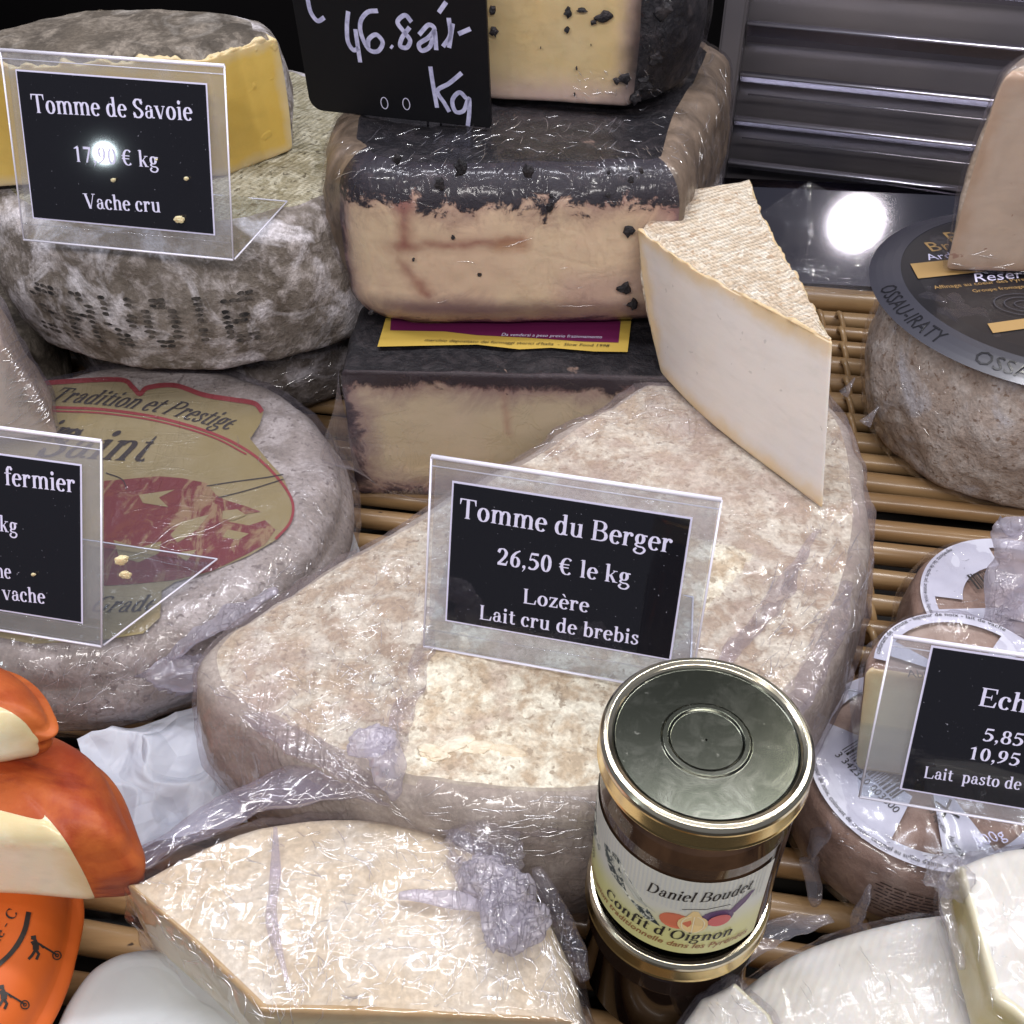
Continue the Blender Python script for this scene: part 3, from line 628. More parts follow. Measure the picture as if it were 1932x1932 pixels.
tube('end_rail', P, .010, M['bamboo'], tr, 14)

# ------------------------------------------------------------------ steel vent at the back
A = QY(1420, 45, .92); B = W(1900, 90, A[2]); wd = (B-A); wd[2] = 0; wdir = wd/np.linalg.norm(wd); wn = np.array([wdir[1], -wdir[0], 0])
vg = thing('vent_grille', 'polished steel louvred air vent behind the tray at upper right', 'vent', (A[0], A[1], 0))
def louvre(py, hgt, name, lip=.0018, L0=-.004, L1=.42):
    z = QY(1420, py, .92)[2]
    a = A+wdir*L0; b = A+wdir*L1; V = []; F = []
    sec = [(0, lip), (.004, lip*.7), (.004, -lip*.6), (.001, -lip), (-.003, -hgt*.45), (-.016, -hgt*.8), (-.018, -hgt*.75), (-.004, 0)]
    for e in (a, b):
        for dn, dz in sec: V.append((e[0]+wn[0]*dn, e[1]+wn[1]*dn, z+dz))
    n = len(sec); F = [(i, (i+1) % n, n+(i+1) % n, n+i) for i in range(n)]+[tuple(range(n))[::-1], tuple(range(n, 2*n))]
    mesh('louvre', V, F, M['steel'], vg, False)
    tube('louvre_edge', [(a[0]+wn[0]*.0045, a[1]+wn[1]*.0045, z), (b[0]+wn[0]*.0045, b[1]+wn[1]*.0045, z)], lip*.75, M['steelbright'], vg, 8)
louvre(-60, .02, '', .0016)
louvre(42, .026, '', .0016); louvre(138, .018, ''); louvre(222, .017, ''); louvre(303, .016, '')
for py in (180, 262, 345, 440):
    z = QY(1430, py, .92)[2]; a = A+wdir*.004-wn*.004; b = A+wdir*.42-wn*.004
    tube('rail', [(a[0], a[1], z), (b[0], b[1], z)], .0007, M['steelbright'], vg, 6)
z = QY(1420, 395, .92)[2]; a = A-wdir*.0-wn*.004; b = A+wdir*.42
tube('rail', [(a[0], a[1], z), (b[0], b[1], z)], .0011, M['steelbright'], vg, 6)
bk = A-wn*.03; zt = .34
mesh('back_plate', [tuple(bk-wdir*.02+np.array([0, 0, -A[2]-.02])), tuple(bk+wdir*.46+np.array([0, 0, -A[2]-.02])), tuple(bk+wdir*.46+np.array([0, 0, zt-A[2]])), tuple(bk-wdir*.02+np.array([0, 0, zt-A[2]]))], [(0, 1, 2, 3)], M['steeldark'], vg, False)
c_ = A-wdir*.014; box('end_post', (c_[0], c_[1], .12), (.018, .03, .36), M['steeldark'], vg, math.atan2(wdir[1], wdir[0]), .002)
# sloping steel drip ledge between the tray and the vent, which mirrors a lamp
F0 = W(1400, 560, .0); F0[1] = .80; e0 = np.array([F0[0], .80, .0]); l0 = A.copy(); l0[2] = QY(1420, 420, .92)[2]
V = []; nW = 24
prof = [(.787, -.012), (.79, -.002), (.797, .001), (.80, 0), (.86, .012+.0), (.93, .055)]
sl = thing('steel_ledge', 'sloping polished steel ledge mirroring a round white lamp', 'ledge', (.3, .80, 0))
ys, zs = .80, .002; slope = math.radians(33)
prof = [(ys-.010, -.03), (ys-.010, zs-.004), (ys-.006, zs), (ys, zs), (ys+.072, zs+.072*math.tan(slope)), (ys+.085, zs+.072*math.tan(slope)+.001), (ys+.086, zs-.02)]
V = []; F = []
for (y, z) in prof:
    for x in (.10, .75): V.append((x, y-(x-.1)*.1, z))
F = [(2*i, 2*i+1, 2*i+3, 2*i+2) for i in range(len(prof)-1)]
lg = mesh('ledge_plate', V, F, M['mirror'], sl, False)
nl = np.cross(np.array([.65, -.065, 0]), np.array([0, .11, .11*math.tan(slope)])); nl /= np.linalg.norm(nl)
d0 = ray(1615, 422); p0 = np.array([.10, ys, zs]); t0 = np.dot(p0-np.array([0, 0, HC]), nl)/np.dot(d0, nl); hit = np.array([0, 0, HC])+d0*t0
dn = d0/np.linalg.norm(d0); rf = dn-2*np.dot(dn, nl)*nl
lp = hit+rf*1.0
lamp('POINT', 'glint_lamp', tuple(lp), (0, 0, 0), 6, (1, .96, .88), .036)
# vague dark shapes beyond: a ham-brown parcel in the far shade
bg = tagm(lump('dark_parcel', (-.56, 1.22, .20), (.11, .05, .06), plain('dark_ochre_wrap', (.05, .035, .012), .5), None, 3, .15), 'dim ochre parcel in the black shade behind, at the top left corner', 'parcel')
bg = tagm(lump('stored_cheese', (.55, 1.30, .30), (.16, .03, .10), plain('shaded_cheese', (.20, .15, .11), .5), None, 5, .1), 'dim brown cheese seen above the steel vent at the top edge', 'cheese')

# ================================================================== LEFT STACK
def C2(px, py, h): return Wxy(px, py, h)
t = thing('wrapped_grey_wheel', 'grey mouldy wheel in film at the bottom of the left stack', 'cheese wheel', (-.20, .735, 0))
slab(t, [(circ((-.198, .735), .138), False)], .002, .070, .018, .018, bulge=.004, mats=[M['grey']], seed=3, disp=(.0018, 45), fl=M['filmlight'])
t = thing('stamped_grey_wheel', 'big grey mould-crusted wheel stamped with dotted black letters on its side', 'cheese wheel', (-.205, .69, .08))
slab(t, [(circ((-.203, .693), .142, n=90), False)], .073, .163, .010, .020, bulge=.006, dome=.002, mats=[M['grey']], top_mat=M['greytop'], seed=4, disp=(.0018, 45), N=420)
# dotted letters pressed into its side
def wheelfn(c, r, z0, a_c):
    def fn(u, v, e=0):
        a = a_c+u/r; rr = r+e; zz = z0+v; tt = (zz-.073)/.090; rr += .006*math.sin(math.pi*min(max(tt, 0), 1))
        return (c[0]+rr*math.cos(a), c[1]+rr*math.sin(a), zz)
    return fn
fn = wheelfn((-.203, .693), .1422, .100, math.radians(-95))
Dm = NT('black_stamp_ink'); Dm = Dm.pr(Dm.mx(Dm.st(Dm.noise(130, 4, .7), .42, .62), (.010, .009, .010), (.11, .095, .085)), .7); o = ([], [])
LET = {'S': ['0111', '1000', '0110', '0001', '1110'], 'A': ['0110', '1001', '1111', '1001', '1001'], 'V': ['1001', '1001', '1001', '0110', '0110'], 'O': ['0110', '1001', '1001', '1001', '0110'], 'I': ['010', '010', '010', '010', '010'], 'E': ['1111', '1000', '1110', '1000', '1111']}
x = -.063
for ch in 'SAVOIE':
    rows = LET[ch]
    for rr_, row in enumerate(rows):
        for sub in (0, 1):
            for cc_, b_ in enumerate(row):
                if b_ == '1' and random.random() < .86:
                    px_ = x+cc_*.0047+random.uniform(-.0004, .0004); py_ = .033-(rr_*2+sub)*.0034; a_, b2 = random.uniform(.0019, .0031), random.uniform(.0010, .0016)
                    poly([(px_+a_*math.cos(q_)*random.uniform(.8, 1.2), py_+b2*math.sin(q_)*random.uniform(.8, 1.2)) for q_ in np.linspace(0, 5.5, 8)], o)
    x += .0047*(len(rows[0])+.7)+.0012
V = [fn(p[0], p[1], .0034) for p in o[0]]
mesh('stamped_lettering', V, o[1], Dm, t, False)

t = thing('cut_tomme_wedge', 'grey-rinded wedge with bright yellow cut side lying on the stamped wheel', 'cheese wedge', (-.22, .68, .165))
p0 = C2(430, 335, .166); p1 = C2(556, 285, .166); pl_ = C2(-140, 362, .166); pb = (p1[0]-.02, p1[1]+.04)
yl = p0[1]
back = catmull([p1, (p1[0]-.01, p1[1]+.03), (-.185, .705), (-.28, .700), (pl_[0], pl_[1]+.015), pl_], 14)
slab(t, [([pl_, p0], True), ([p0, p1], True), (back, False)], .1665, .237, .006, .016, .0025, bulge=.004, dome=.004, mats=[M['grey'], M['yellow']], top_mat=M['darkrind'], seed=6, N=360, ragged=.0034, cen=(-.25, .70), sm=1, names=('rind', 'cut_face', 'top_rind'))

# far-left brown cheese
t = thing('brown_cheese_edge', 'dark brown cheese at the left edge beside the stamped wheel', 'cheese', (-.46, .70, 0))
slab(t, [(circ((-.388, .622), .080), False)], .002, .070, .015, .015, mats=[M['darkrind']], seed=8)

# ------------------------------------------------------------------ labelled wheel
GC = (-.225, .463); GH = .062
t = thing('labelled_wheel', 'film-wrapped grey wheel with a big gold and red paper label on top', 'cheese wheel', (*GC, 0))
slab(t, [(circ(GC, .128, n=90), False)], .002, GH, .014, .017, bulge=.006, mats=[M['lilac']], top_mat=M['lilac'], seed=9, fl=M['film'], N=360, fl_off=.0026, fl_amp=.001)
gz = GH+.0016
lab = link(D.objects.new('paper_label', None)); lab.parent = t; D.objects.remove(lab)
gold = NT('gold_label_print'); gold = gold.pr(gold.mx(gold.st(gold.noise(14, 5, .6), .35, .7), (.25, .195, .075), (.31, .26, .15)), .45)
red = NT('wine_red_print'); red = red.pr(red.mx(red.st(red.noise(70, 6, .7, 1.2, red.map((1, .45, 1), (0, 0, .5))), .50, .58), (.15, .020, .022), (.27, .17, .09)), .5)
redp = plain('red_border_print', (.26, .025, .03), .5); ink = plain('black_print', (.02, .016, .015), .5)
def top(pts, dz=0): return [tuple(W(x, y, gz))[:2]+(gz+dz,) for x, y in pts]
OUT = [(60, 722), (120, 716), (225, 713), (250, 727), (262, 740), (276, 728), (300, 722), (335, 724), (385, 742), (440, 750), (480, 758), (497, 778), (490, 800), (472, 828), (505, 868), (534, 900), (553, 945), (548, 985), (522, 1018), (470, 1048), (400, 1078), (330, 1098), (305, 1115), (302, 1165), (270, 1195), (190, 1208), (60, 1215), (-60, 1190), (-150, 1100), (-190, 980), (-150, 850), (-60, 760)]
paperlabel = mesh('paper_label', top(OUT), [tuple(range(len(OUT)))[::-1]], gold, t, False)
def topmesh(name, pts, mat, dz): return mesh(name, top(pts, dz), [tuple(range(len(pts)))[::-1]], mat, paperlabel, False)
def topline(name, pts, wpx, mat, dz):
    o = ([], []); ribbon2(catmull(pts, 8), wpx, o); V = [tuple(W(a, b, gz))[:2]+(gz+dz,) for a, b, _ in o[0]]; return mesh(name, V, o[1], mat, paperlabel, False)
topmesh('printed_landscape', [(196, 908), (235, 905), (300, 899), (345, 903), (390, 912), (408, 935), (428, 945), (462, 955), (492, 966), (458, 972), (430, 985), (470, 992), (500, 982), (520, 1000), (500, 1028), (462, 1048), (400, 1078), (330, 1095), (250, 1103), (196, 1106)], red, .0003)
topmesh('printed_landscape', [(345, 985), (395, 972), (372, 1000), (352, 1015), (335, 1025), (322, 1010)], gold, .0005)
topmesh('printed_landscape', [(420, 965), (448, 962), (465, 973), (440, 983), (420, 980)], gold, .0005)
topmesh('printed_landscape', [(430, 1000), (470, 1008), (450, 1020), (420, 1014)], gold, .0005)
topmesh('printed_landscape', [(330, 1045), (372, 1038), (352, 1060)], gold, .0005)
topmesh('printed_landscape', [(262, 935), (330, 925), (300, 940), (318, 958), (270, 950)], gold, .0005)
topmesh('printed_landscape', [(215, 1020), (262, 1035), (305, 1022), (300, 1045), (262, 1062), (225, 1052)], gold, .0005)
topline('printed_border', [(60, 726), (120, 721), (225, 717), (250, 731), (264, 744), (280, 732), (330, 728), (385, 746), (440, 755), (480, 762), (495, 778)], 9, redp, .0004)
topline('printed_border', [(30, 768), (120, 770), (200, 774), (300, 789), (400, 818), (470, 853), (520, 898), (551, 945), (548, 985), (520, 1018)], 5, redp, .0004)
topline('printed_border', [(30, 775), (120, 777), (200, 781), (300, 796), (400, 825), (465, 858)], 3, redp, .0004)
for P_ in ([(200, 893), (230, 905), (240, 925)], [(390, 918), (440, 910), (500, 902), (535, 896)], [(412, 940), (470, 925), (535, 905)]): topline('printed_line', P_, 2, ink, .0004)
def pathtext(name, s, pts, size, mat, lift=.0005, shear=.5, squeeze=1.):
    """lettering along a pixel path laid on the label plane"""
    P = np.array([W(a, b, gz)[:2] for a, b in catmull(pts, 10)]); l = np.r_[0, np.cumsum(np.linalg.norm(np.diff(P, axis=0), axis=1))]
    V, F, adv = serif(s, shear); k = l[-1]/adv; out = []
    for x, y, _ in V:
        u = min(max(x, 0)*k, l[-1]*.999); i = min(np.searchsorted(l, u, side='right')-1, len(P)-2); tt = (P[i+1]-P[i])/np.linalg.norm(P[i+1]-P[i]); q = P[i]+tt*(u-l[i]); n_ = np.array([-tt[1], tt[0]])
        out.append((*(q+n_*y*size), gz+lift+_*.00001))
    return mesh(name, out, F, mat, paperlabel, False)
pathtext('lettering', 'Tradition et Prestige', [(88, 757), (200, 766), (300, 780), (380, 800), (432, 812)], .022, ink)
pathtext('lettering', 'Saint', [(60, 862), (160, 866), (272, 872)], .040, ink, shear=.35)
pathtext('lettering', 'Nectaire', [(-60, 822), (60, 830), (130, 836)], .03, ink)
pathtext('lettering', 'Grade', [(165, 1154), (230, 1156), (290, 1152)], .016, ink)

t = thing('wrapped_pale_wedge', 'pale brown wedge wrapped in shiny film standing on the labelled wheel at the left edge', 'cheese wedge', (-.29, .51, GH))
b0 = W(112, 825, GH+.004)[:2]; sh = np.array([-.000, .0])
slab(t, [([b0, b0+np.array([-.022, .05]), (-.36, .58), (-.40, .50)], False), ([(-.40, .50), (b0[0]-.06, b0[1]-.005), b0], True)], GH+.004, GH+.070, .003, .004, .003, mats=[M['tanrind'], M['pale_paste']], seed=12, fl=M['filmside'], xf=lambda P: P+np.outer(P[:, 2]-GH, np.array([-.20, 0, 0])), N=200, nt=14)

# ================================================================== BLACK-RINDED STACK
Yl = .521
t = thing('black_rind_block', 'lower black-rinded block with a yellow and maroon paper label, under the big cut block', 'cheese block', (-.01, .58, 0))
slab(t, [([(-.100, Yl+.004), (.10, Yl-.004)], True), ([(.10, Yl-.004), (.15, Yl+.11), (.03, Yl+.17), (-.095, Yl+.12), (-.100, Yl+.004)], False)], .002, .097, .010, .006, .003, bulge=.0, mats=[M['black'], None], seed=14, N=320, fl=None)
for o_ in list(t.children):
    if o_.name.startswith('cut_face'): o_.data.materials.clear(); low_face = o_
Lc = np.array(t.location)
M['peco_low'] = paste('beige_paste', (.70, .58, .42), (.34, .22, .16), .004, col2=(.66, .55, .36), veins=(((-.005-Lc[0], Yl-Lc[1], .09), (-.002-Lc[0], Yl-Lc[1], .055), .004, .55, (.45, .24, .18)), ((-.10-Lc[0], Yl-Lc[1], .03), (.1-Lc[0], Yl-Lc[1], .03), .007, .3, (.52, .40, .20)), ((-.06-Lc[0], Yl-Lc[1], .004), (-.03-Lc[0], Yl-Lc[1], .016), .012, .75, (.26, .14, .11))), black=((.03, .02, .025), .004), topband=(.097, .0085), spots=((.10, .05, .05), .735), gloss=.25)
low_face.data.materials.append(M['peco_low'])
# its label, a strip of printed paper on the top near the front
lz = .0985
lf = lambda px, py, e=0: tuple(W(px, py, lz)[:2])+(lz+e,)
def strip(name, pts, mat, e, par): return mesh(name, [lf(a, b, e) for a, b in pts], [tuple(range(len(pts)))[::-1]], mat, par, False)
yel = plain('yellow_label_paper', (.52, .36, .07), .5); mar = plain('maroon_print', (.13, .012, .07), .45)
pl2 = strip('paper_label', [(712, 654), (728, 600), (1192, 596), (1184, 664), (1120, 663), (1040, 656), (980, 659), (900, 650), (800, 652)], yel, .0, t)
strip('printed_panel', [(736, 624), (738, 598), (1172, 598), (1167, 647), (1100, 645), (1000, 638), (900, 633), (840, 626), (790, 625)], mar, .0003, pl2)
def linetxt(name, s, a, b, size, mat, par, e=.0005, shear=.3):
    p = np.array(lf(*a)); q = np.array(lf(*b)); U = q-p; wd_ = np.linalg.norm(U); U /= wd_; Vv = np.array([-U[1], U[0], 0]); f_ = planefn(p, U, Vv)
    return put(name, sans(s, shear), lambda u, v, z: f_(u, v, z+e), size, mat, par, width=wd_)
linetxt('lettering', 'Da vendersi a peso previo frazionamento', (945, 635), (1136, 640), .0045, M['cardwhite'], pl2)
linetxt('lettering', "marchio depositato dei formaggi storici d'Italia  -  Slow Food 1998", (800, 645), (1150, 656), .004, ink, pl2)
# loose vacuum bag round its left side
bagpts = [(640, 692), (628, 760), (602, 862), (612, 875), (650, 872), (690, 905), (790, 950), (730, 880), (690, 800)]
tb = [(W(640, 690, .097)), QY(630, 770, .50), QY(604, 866, .47), QY(660, 880, .48), QY(730, 925, .50), QY(800, 948, .515)]
tin = [np.array([-.100, Yl-.002, .097]), np.array([-.098, Yl-.003, .07]), np.array([-.094, Yl-.004, .035]), np.array([-.085, Yl-.005, .02]), np.array([-.07, Yl-.006, .01]), np.array([-.04, Yl-.006, .006])]
tb = catmull(tb, 6); tin = catmull(tin, 6)
def bf(u, v):
    i = u*(len(tb)-1); a = int(min(i, len(tb)-2)); f = i-a; P = tb[a]*(1-f)+tb[a+1]*f; Q_ = tin[a]*(1-f)+tin[a+1]*f; r = P*(1-v)+Q_*v
    r = r+np.array([0, -.004, .003])*float(fbm(np.array([r]), 60, 2, 4)[0])*math.sin(math.pi*v); return tuple(r)
sheet('vacuum_bag', bf, 50, 12, M['filmgrey'], t)
def bf2(u, v):
    x = -.098+.19*u; z = .099-.092*v
    return (x, Yl-.0035-.0012*abs(float(vnoise(np.array([[x, 0, z]]), 45, 2)[0])), z)
sheet('bag_front', bf2, 60, 24, M['filmlight'], t)

Yo = .562; Zo = .100; Zt = .199
t = thing('big_cut_block', 'large black-rinded cheese block, broad peach cut face with brown cracks', 'cheese block', (0, .66, Zo))
fr = [(-.098, Yo+.022), (-.092, Yo+.010), (-.082, Yo+.003), (-.06, Yo-.003), (0, Yo-.004), (.06, Yo-.002), (.094, Yo)]
sd = [(.094, Yo), (.112, Yo+.06), (.135, Yo+.13), (.148, Yo+.19), (.14, Yo+.215), (.10, Yo+.235), (0, Yo+.25), (-.08, Yo+.20)]
sd2 = catmull([(-.08, Yo+.20), (-.108, Yo+.10), (-.108, Yo+.04), (-.104, Yo+.032), (-.098, Yo+.022)], 8)
bt = [0]
ov = slab(t, [(fr, True), (sd, False), (sd2, False)], Zo, Zt, .020, .022, .021, bulge=.004, mats=[M['black'], None], top_mat=M['black'], seed=16, N=420, fl=M['filmclear'], fl_amp=.0004, disp=(.0022, 50), sm=3, names=('side_rind', 'cut_face', 'top_rind'))
Lc = np.array(t.location); vv = lambda px, py: tuple(QY(px, py, Yo-.004)-Lc)
br = (.33, .13, .10)
ov[1].data.materials.clear()
ov[1].data.materials.append(paste('peach_paste', (.80, .59, .42), (.42, .24, .22), .005, col2=(.79, .62, .42), gloss=.3,
    veins=((vv(735, 300), vv(762, 385), .0075, .95, br), (vv(760, 375), vv(764, 465), .006, .95, br), (vv(670, 472), vv(985, 455), .0048, .8, br), (vv(735, 480), vv(805, 555), .005, .85, br), (vv(945, 464), vv(985, 462), .006, .7, (.50, .26, .14)), (vv(700, 500), vv(720, 560), .006, .5, (.5, .28, .24)),
           (vv(620, 340), vv(655, 560), .013, .7, (.60, .36, .38)), (vv(1035, 325), vv(1036, 385), .002, .8, (.25, .12, .10)), (vv(690, 585), vv(1220, 595), .011, .85, (.17, .10, .11)), (vv(1080, 550), vv(1260, 540), .016, .5, (.42, .25, .25)), (vv(1260, 320), vv(1280, 500), .010, .35, (.55, .30, .28)), (vv(820, 330), vv(1000, 330), .008, .35, (.5, .3, .25)))
    , black=((.022, .018, .026), .0058), topband=(.099, .0175)))
# chips of black rind stuck to the cut face
for (px, py, s_) in ((830, 348, .006), (750, 300, .005), (997, 322, .007), (870, 318, .008), (1038, 390, .0045), (1190, 340, .003), (1146, 368, .0025), (1187, 436, .006), (1148, 325, .002), (1178, 545, .007), (700, 590, .003), (1195, 575, .006), (905, 518, .002), (1040, 370, .002), (1210, 322, .003), (780, 490, .0016), (855, 448, .002)):
    q = QY(px, py, Yo-.0045); lump('rind_chip', q, (s_*.9, .0016, s_), M['black'], t, int(px), .5, 0, 40)
# the streaked right flank
sdm = D.objects.get('side_rind')
ov[0].data.materials.clear(); ov[0].data.materials.append(M['streak'])

t = thing('top_cut_piece', 'yellowish cheese piece with black rind on top of the big cut block', 'cheese piece', (.04, .66, .2))
a0 = W(880, 185, .203)[:2]; a1 = W(1195, 203, .203)[:2]; a2 = W(1330, 60, .203)[:2]
pz = slab(t, [([a0, a1], True), (catmull([a1, (a1[0]+.022, a1[1]+.012), (a1[0]+.040, a1[1]+.05), (a1[0]+.03, a1[1]+.10), (a0[0]+.03, a0[1]+.12), (a0[0], a0[1]+.08), a0], 8), False)], .2025, .285, .012, .012, .004, bulge=.006, mats=[M['black'], paste('yellow_aged_paste', (.76, .60, .34), (.66, .48, .40), .008, col2=(.74, .54, .24), gloss=.3, veins=(((a1[0]-.04-.001, a1[1]-.66, .0), (a1[0]-.04+.004, a1[1]-.66, .09), .013, 1., (.02, .017, .022)), ((a1[0]-.06, a1[1]-.66, .0), (a1[0]-.04, a1[1]-.66, .012), .008, .9, (.03, .02, .025)), ((a0[0]-.04, a0[1]-.66, .006), (a1[0]-.05, a1[1]-.66, .006), .018, .6, (.68, .52, .46))))], seed=17, N=260, fl=M['filmclear'], disp=(.0014, 45))
yf = lambda px: a0[1]+(a1[1]-a0[1])*((QY(px, 100, .63)[0]-a0[0])/(a1[0]-a0[0]))-.0028
for (px, py, sx, sz) in ((1072, 25, .008, .005), (1140, 32, .016, .005), (1098, 20, .010, .002), (1070, 58, .005, .003), (1120, 42, .006, .003), (1088, 129, .002, .002), (1020, 90, .001, .001), (1084, 178, .002, .002), (1115, 85, .001, .001), (930, 20, .006, .006), (932, 60, .008, .005)):
    q = QY(px, py, yf(px)); lump('rind_chip', q, (sx*.5, .0012, sz), M['black'], t, int(px)+3, .5, 0, 40)
for k_, (px, py, s_) in enumerate(((1215, 160, .008), (1180, 150, .006), (1235, 110, .008), (1200, 185, .007), (1165, 152, .004), (1245, 60, .007), (1250, 20, .008))):
    q = QY(px, py, yf(1195)); lump('rind_chip', q, (s_, .003, s_), M['black'], t, k_+40, .5, 0, 40)

# ------------------------------------------------------------------ handwritten slate
BL = W(588, 205, .2005); BR = W(928, 240, .2005); U = (BR-BL); dW = np.linalg.norm(U); U /= dW; TR = None
d_ = ray(918, 0); C0 = np.array([0, 0, HC]); tt = np.dot(BR-C0, U)/np.dot(d_, U); TRp = C0+d_*tt; Vv = TRp-BR; Vv -= U*np.dot(Vv, U); Vv /= np.linalg.norm(Vv)
if Vv[2] < .5: Vv = np.array([0, .15, .98])
fs = planefn(BL, U, Vv); Nn = np.cross(U, Vv)
def onplane(px, py):
    d = ray(px, py); t_ = np.dot(BL-C0, Nn)/np.dot(d, Nn); p = C0+d*t_; return (np.dot(p-BL, U), np.dot(p-BL, Vv))
t = thing('chalkboard_price_tag', 'black chalkboard with white handwritten price 46.80 and Kg, standing on the big cut block', 'price board', BL)
H_ = .105; rc = .008; out = arc(rc, rc, rc, rc, 180, 270, 8)+arc(dW-.002, .002, .002, .002, 270, 360, 4)+[(dW, H_), (0, H_)]
V = [tuple(fs(u, v, e)) for e in (.0012, -.0012) for u, v in out]; n = len(out)
mesh('board', V, [tuple(range(n)), tuple(range(n, 2*n))[::-1]]+[((i+1) % n, i, n+i, n+(i+1) % n) for i in range(n)], M['slate'], t, False)
strokes = [[(45, -10), (62, 60), (98, 106), (135, 88)], [(262, 55), (255, 130), (260, 215), (290, 262), (318, 250)], [(300, 150), (312, 235), (326, 328)], [(420, 52), (365, 60), (328, 110), (332, 180), (372, 258), (420, 268), (446, 222), (412, 180), (372, 204), (368, 250)],
           [(488, 240), (500, 250)], [(600, 112), (565, 76), (525, 112), (560, 165), (592, 210), (575, 248), (540, 240), (550, 195), (590, 140)], [(640, 180), (690, 128), (722, 150), (690, 195), (640, 230), (655, 265), (700, 240), (722, 160), (732, 262)],
           [(785, 5), (745, 62)], [(798, 90), (806, 180), (768, 244)], [(820, 120), (800, 250)], [(850, 176), (915, 148)], [(700, 350), (715, 450), (736, 570)], [(868, 384), (800, 440), (738, 480), (775, 545), (802, 592)], [(892, 520), (855, 488), (818, 530), (835, 590), (878, 585), (905, 520), (908, 590), (900, 668)]]
o = ([], [])
for s_ in strokes:
    P = [onplane(566+a*.353, b*.353) for a, b in s_]
    P = catmull(P, 10) if len(P) > 2 else [np.array(P[0])*(1-k)+np.array(P[1])*k for k in np.linspace(0, 1, 6)]
    ribbon2(P, .0025, o)
mesh('handwriting', [tuple(fs(a, b, .0013+.00001*c)) for a, b, c in o[0]], o[1], M['chalk'], t, False)
for a, b in ((455, 545), (572, 550)):
    c0 = onplane(566+a*.353, b*.353); o = ([], []); ribbon2(arc(c0[0], c0[1], .0021, .0035, 0, 360, 24), .0005, o)
    mesh('hole_ring', [tuple(fs(x, y, .00135)) for x, y, _ in o[0]], o[1], M['cardwhite'], t, False)
for k_ in (.022, .03): tube('prong', [fs(dW*.45+k_, .004, -.001), fs(dW*.45+k_, -.004, -.001)], .0008, M['steel'], t, 6)

# ================================================================== CENTRE: half wheel in film and the ivory wedge on it
BZ = .092
pp = lambda *a: [C2(x, y, BZ) for x, y in a]
t = thing('wrapped_half_wheel', 'big cream mottled half wheel in clinging film behind the centre price sign', 'cheese wheel', (.03, .40, 0))
arcp = catmull(pp((366, 1238), (368, 1275), (400, 1330), (560, 1420), (760, 1500), (1000, 1530), (1220, 1510), (1400, 1430), (1560, 1270), (1632, 1080), (1640, 930), (1606, 790), (1530, 712), (1400, 672), (1290, 684), (1240, 703)), 12)
back = pp((1240, 703), (1000, 838), (800, 955), (560, 1095), (400, 1200), (366, 1238))
hv = slab(t, [(arcp, False), (back, False)], .002, BZ, .016, .010, bulge=.004, dome=.002, mats=[M['bergerside']], top_mat=M['berger'], seed=21, N=420, nt=60, fl=M['filmB'], fl_amp=.0014, disp=(.0016, 55), sm=3)
flm = hv[-1]; Lc = np.array(t.location)
winp = np.array([W(x, y, BZ)[:2]-Lc[:2] for x, y in ((818, 1165), (800, 1250), (765, 1330), (752, 1478), (900, 1500), (1190, 1498), (1230, 1300), (1300, 1200), (1420, 1060), (1250, 1010), (1000, 1080))])
bm = bmesh.new(); bm.from_mesh(flm.data)
def inp(x, y, P):
    c = False; j = len(P)-1
    for i in range(len(P)):
        if (P[i][1] > y) != (P[j][1] > y) and x < (P[j][0]-P[i][0])*(y-P[i][1])/(P[j][1]-P[i][1])+P[i][0]: c = not c
        j = i
    return c
bmesh.ops.delete(bm, geom=[f for f in bm.faces if f.calc_center_median().z > BZ-.012 and inp(*f.calc_center_median()[:2], winp)], context='FACES'); bm.to_mesh(flm.data); bm.free()
# torn lip of exposed rind near the film edge
for k_, (px, py) in enumerate(((855, 1405), (905, 1410), (960, 1418), (820, 1422))):
    q = W(px, py, BZ+.0008); lump('rind_flake', q, (.007, .003, .0014), M['creamrind'], t, 60+k_, .5, random.uniform(-.4, .4), 40)
def filmband(par, pts, wd_, mat, seed=0, name='film_fold', flat=.35, nz=.004):
    P = catmull(pts, 12); n = len(P); r = [wd_*(.35+.65*math.sin(math.pi*(i+.6)/(n+.2)))*(1+.12*math.sin(i*.37+seed)) for i in range(n)]
    return tube(name, P, r, mat, par, 28, flat, nz*.45, seed)
# film pulled tight between the left corner and the knot
filmband(t, [W(390, 1285, .088), W(520, 1370, .092), W(640, 1440, .092), W(745, 1495, .085)], .006, M['filmB'], 2, flat=.25)
filmband(t, [W(810, 1150, .094), W(790, 1260, .094), W(750, 1400, .093), W(735, 1490, .086)], .005, M['filmB'], 5, flat=.25)
filmband(t, [W(1540, 1000, .094), W(1470, 1120, .095), W(1400, 1210, .095), W(1340, 1290, .094)], .0045, M['filmB'], 9, flat=.3)
filmband(t, [W(1600, 1100, .092), W(1560, 1210, .093), W(1500, 1320, .092), W(1450, 1400, .088)], .007, M['filmB'], 11, flat=.3)
filmband(t, [W(860, 1545, .08), W(1000, 1550, .08), W(1110, 1530, .082)], .006, M['filmB'], 14, flat=.4)
for k_, (px, py) in enumerate(((1632, 800), (1590, 745))):
    q = W(px, py, BZ-.004); tube('film_tail', [q, q+np.array([.003, .002, .004]), q+np.array([.006, .003, .010])], [.004, .002, .0004], M['filmgrey'], t, 8, .4, .001, k_)
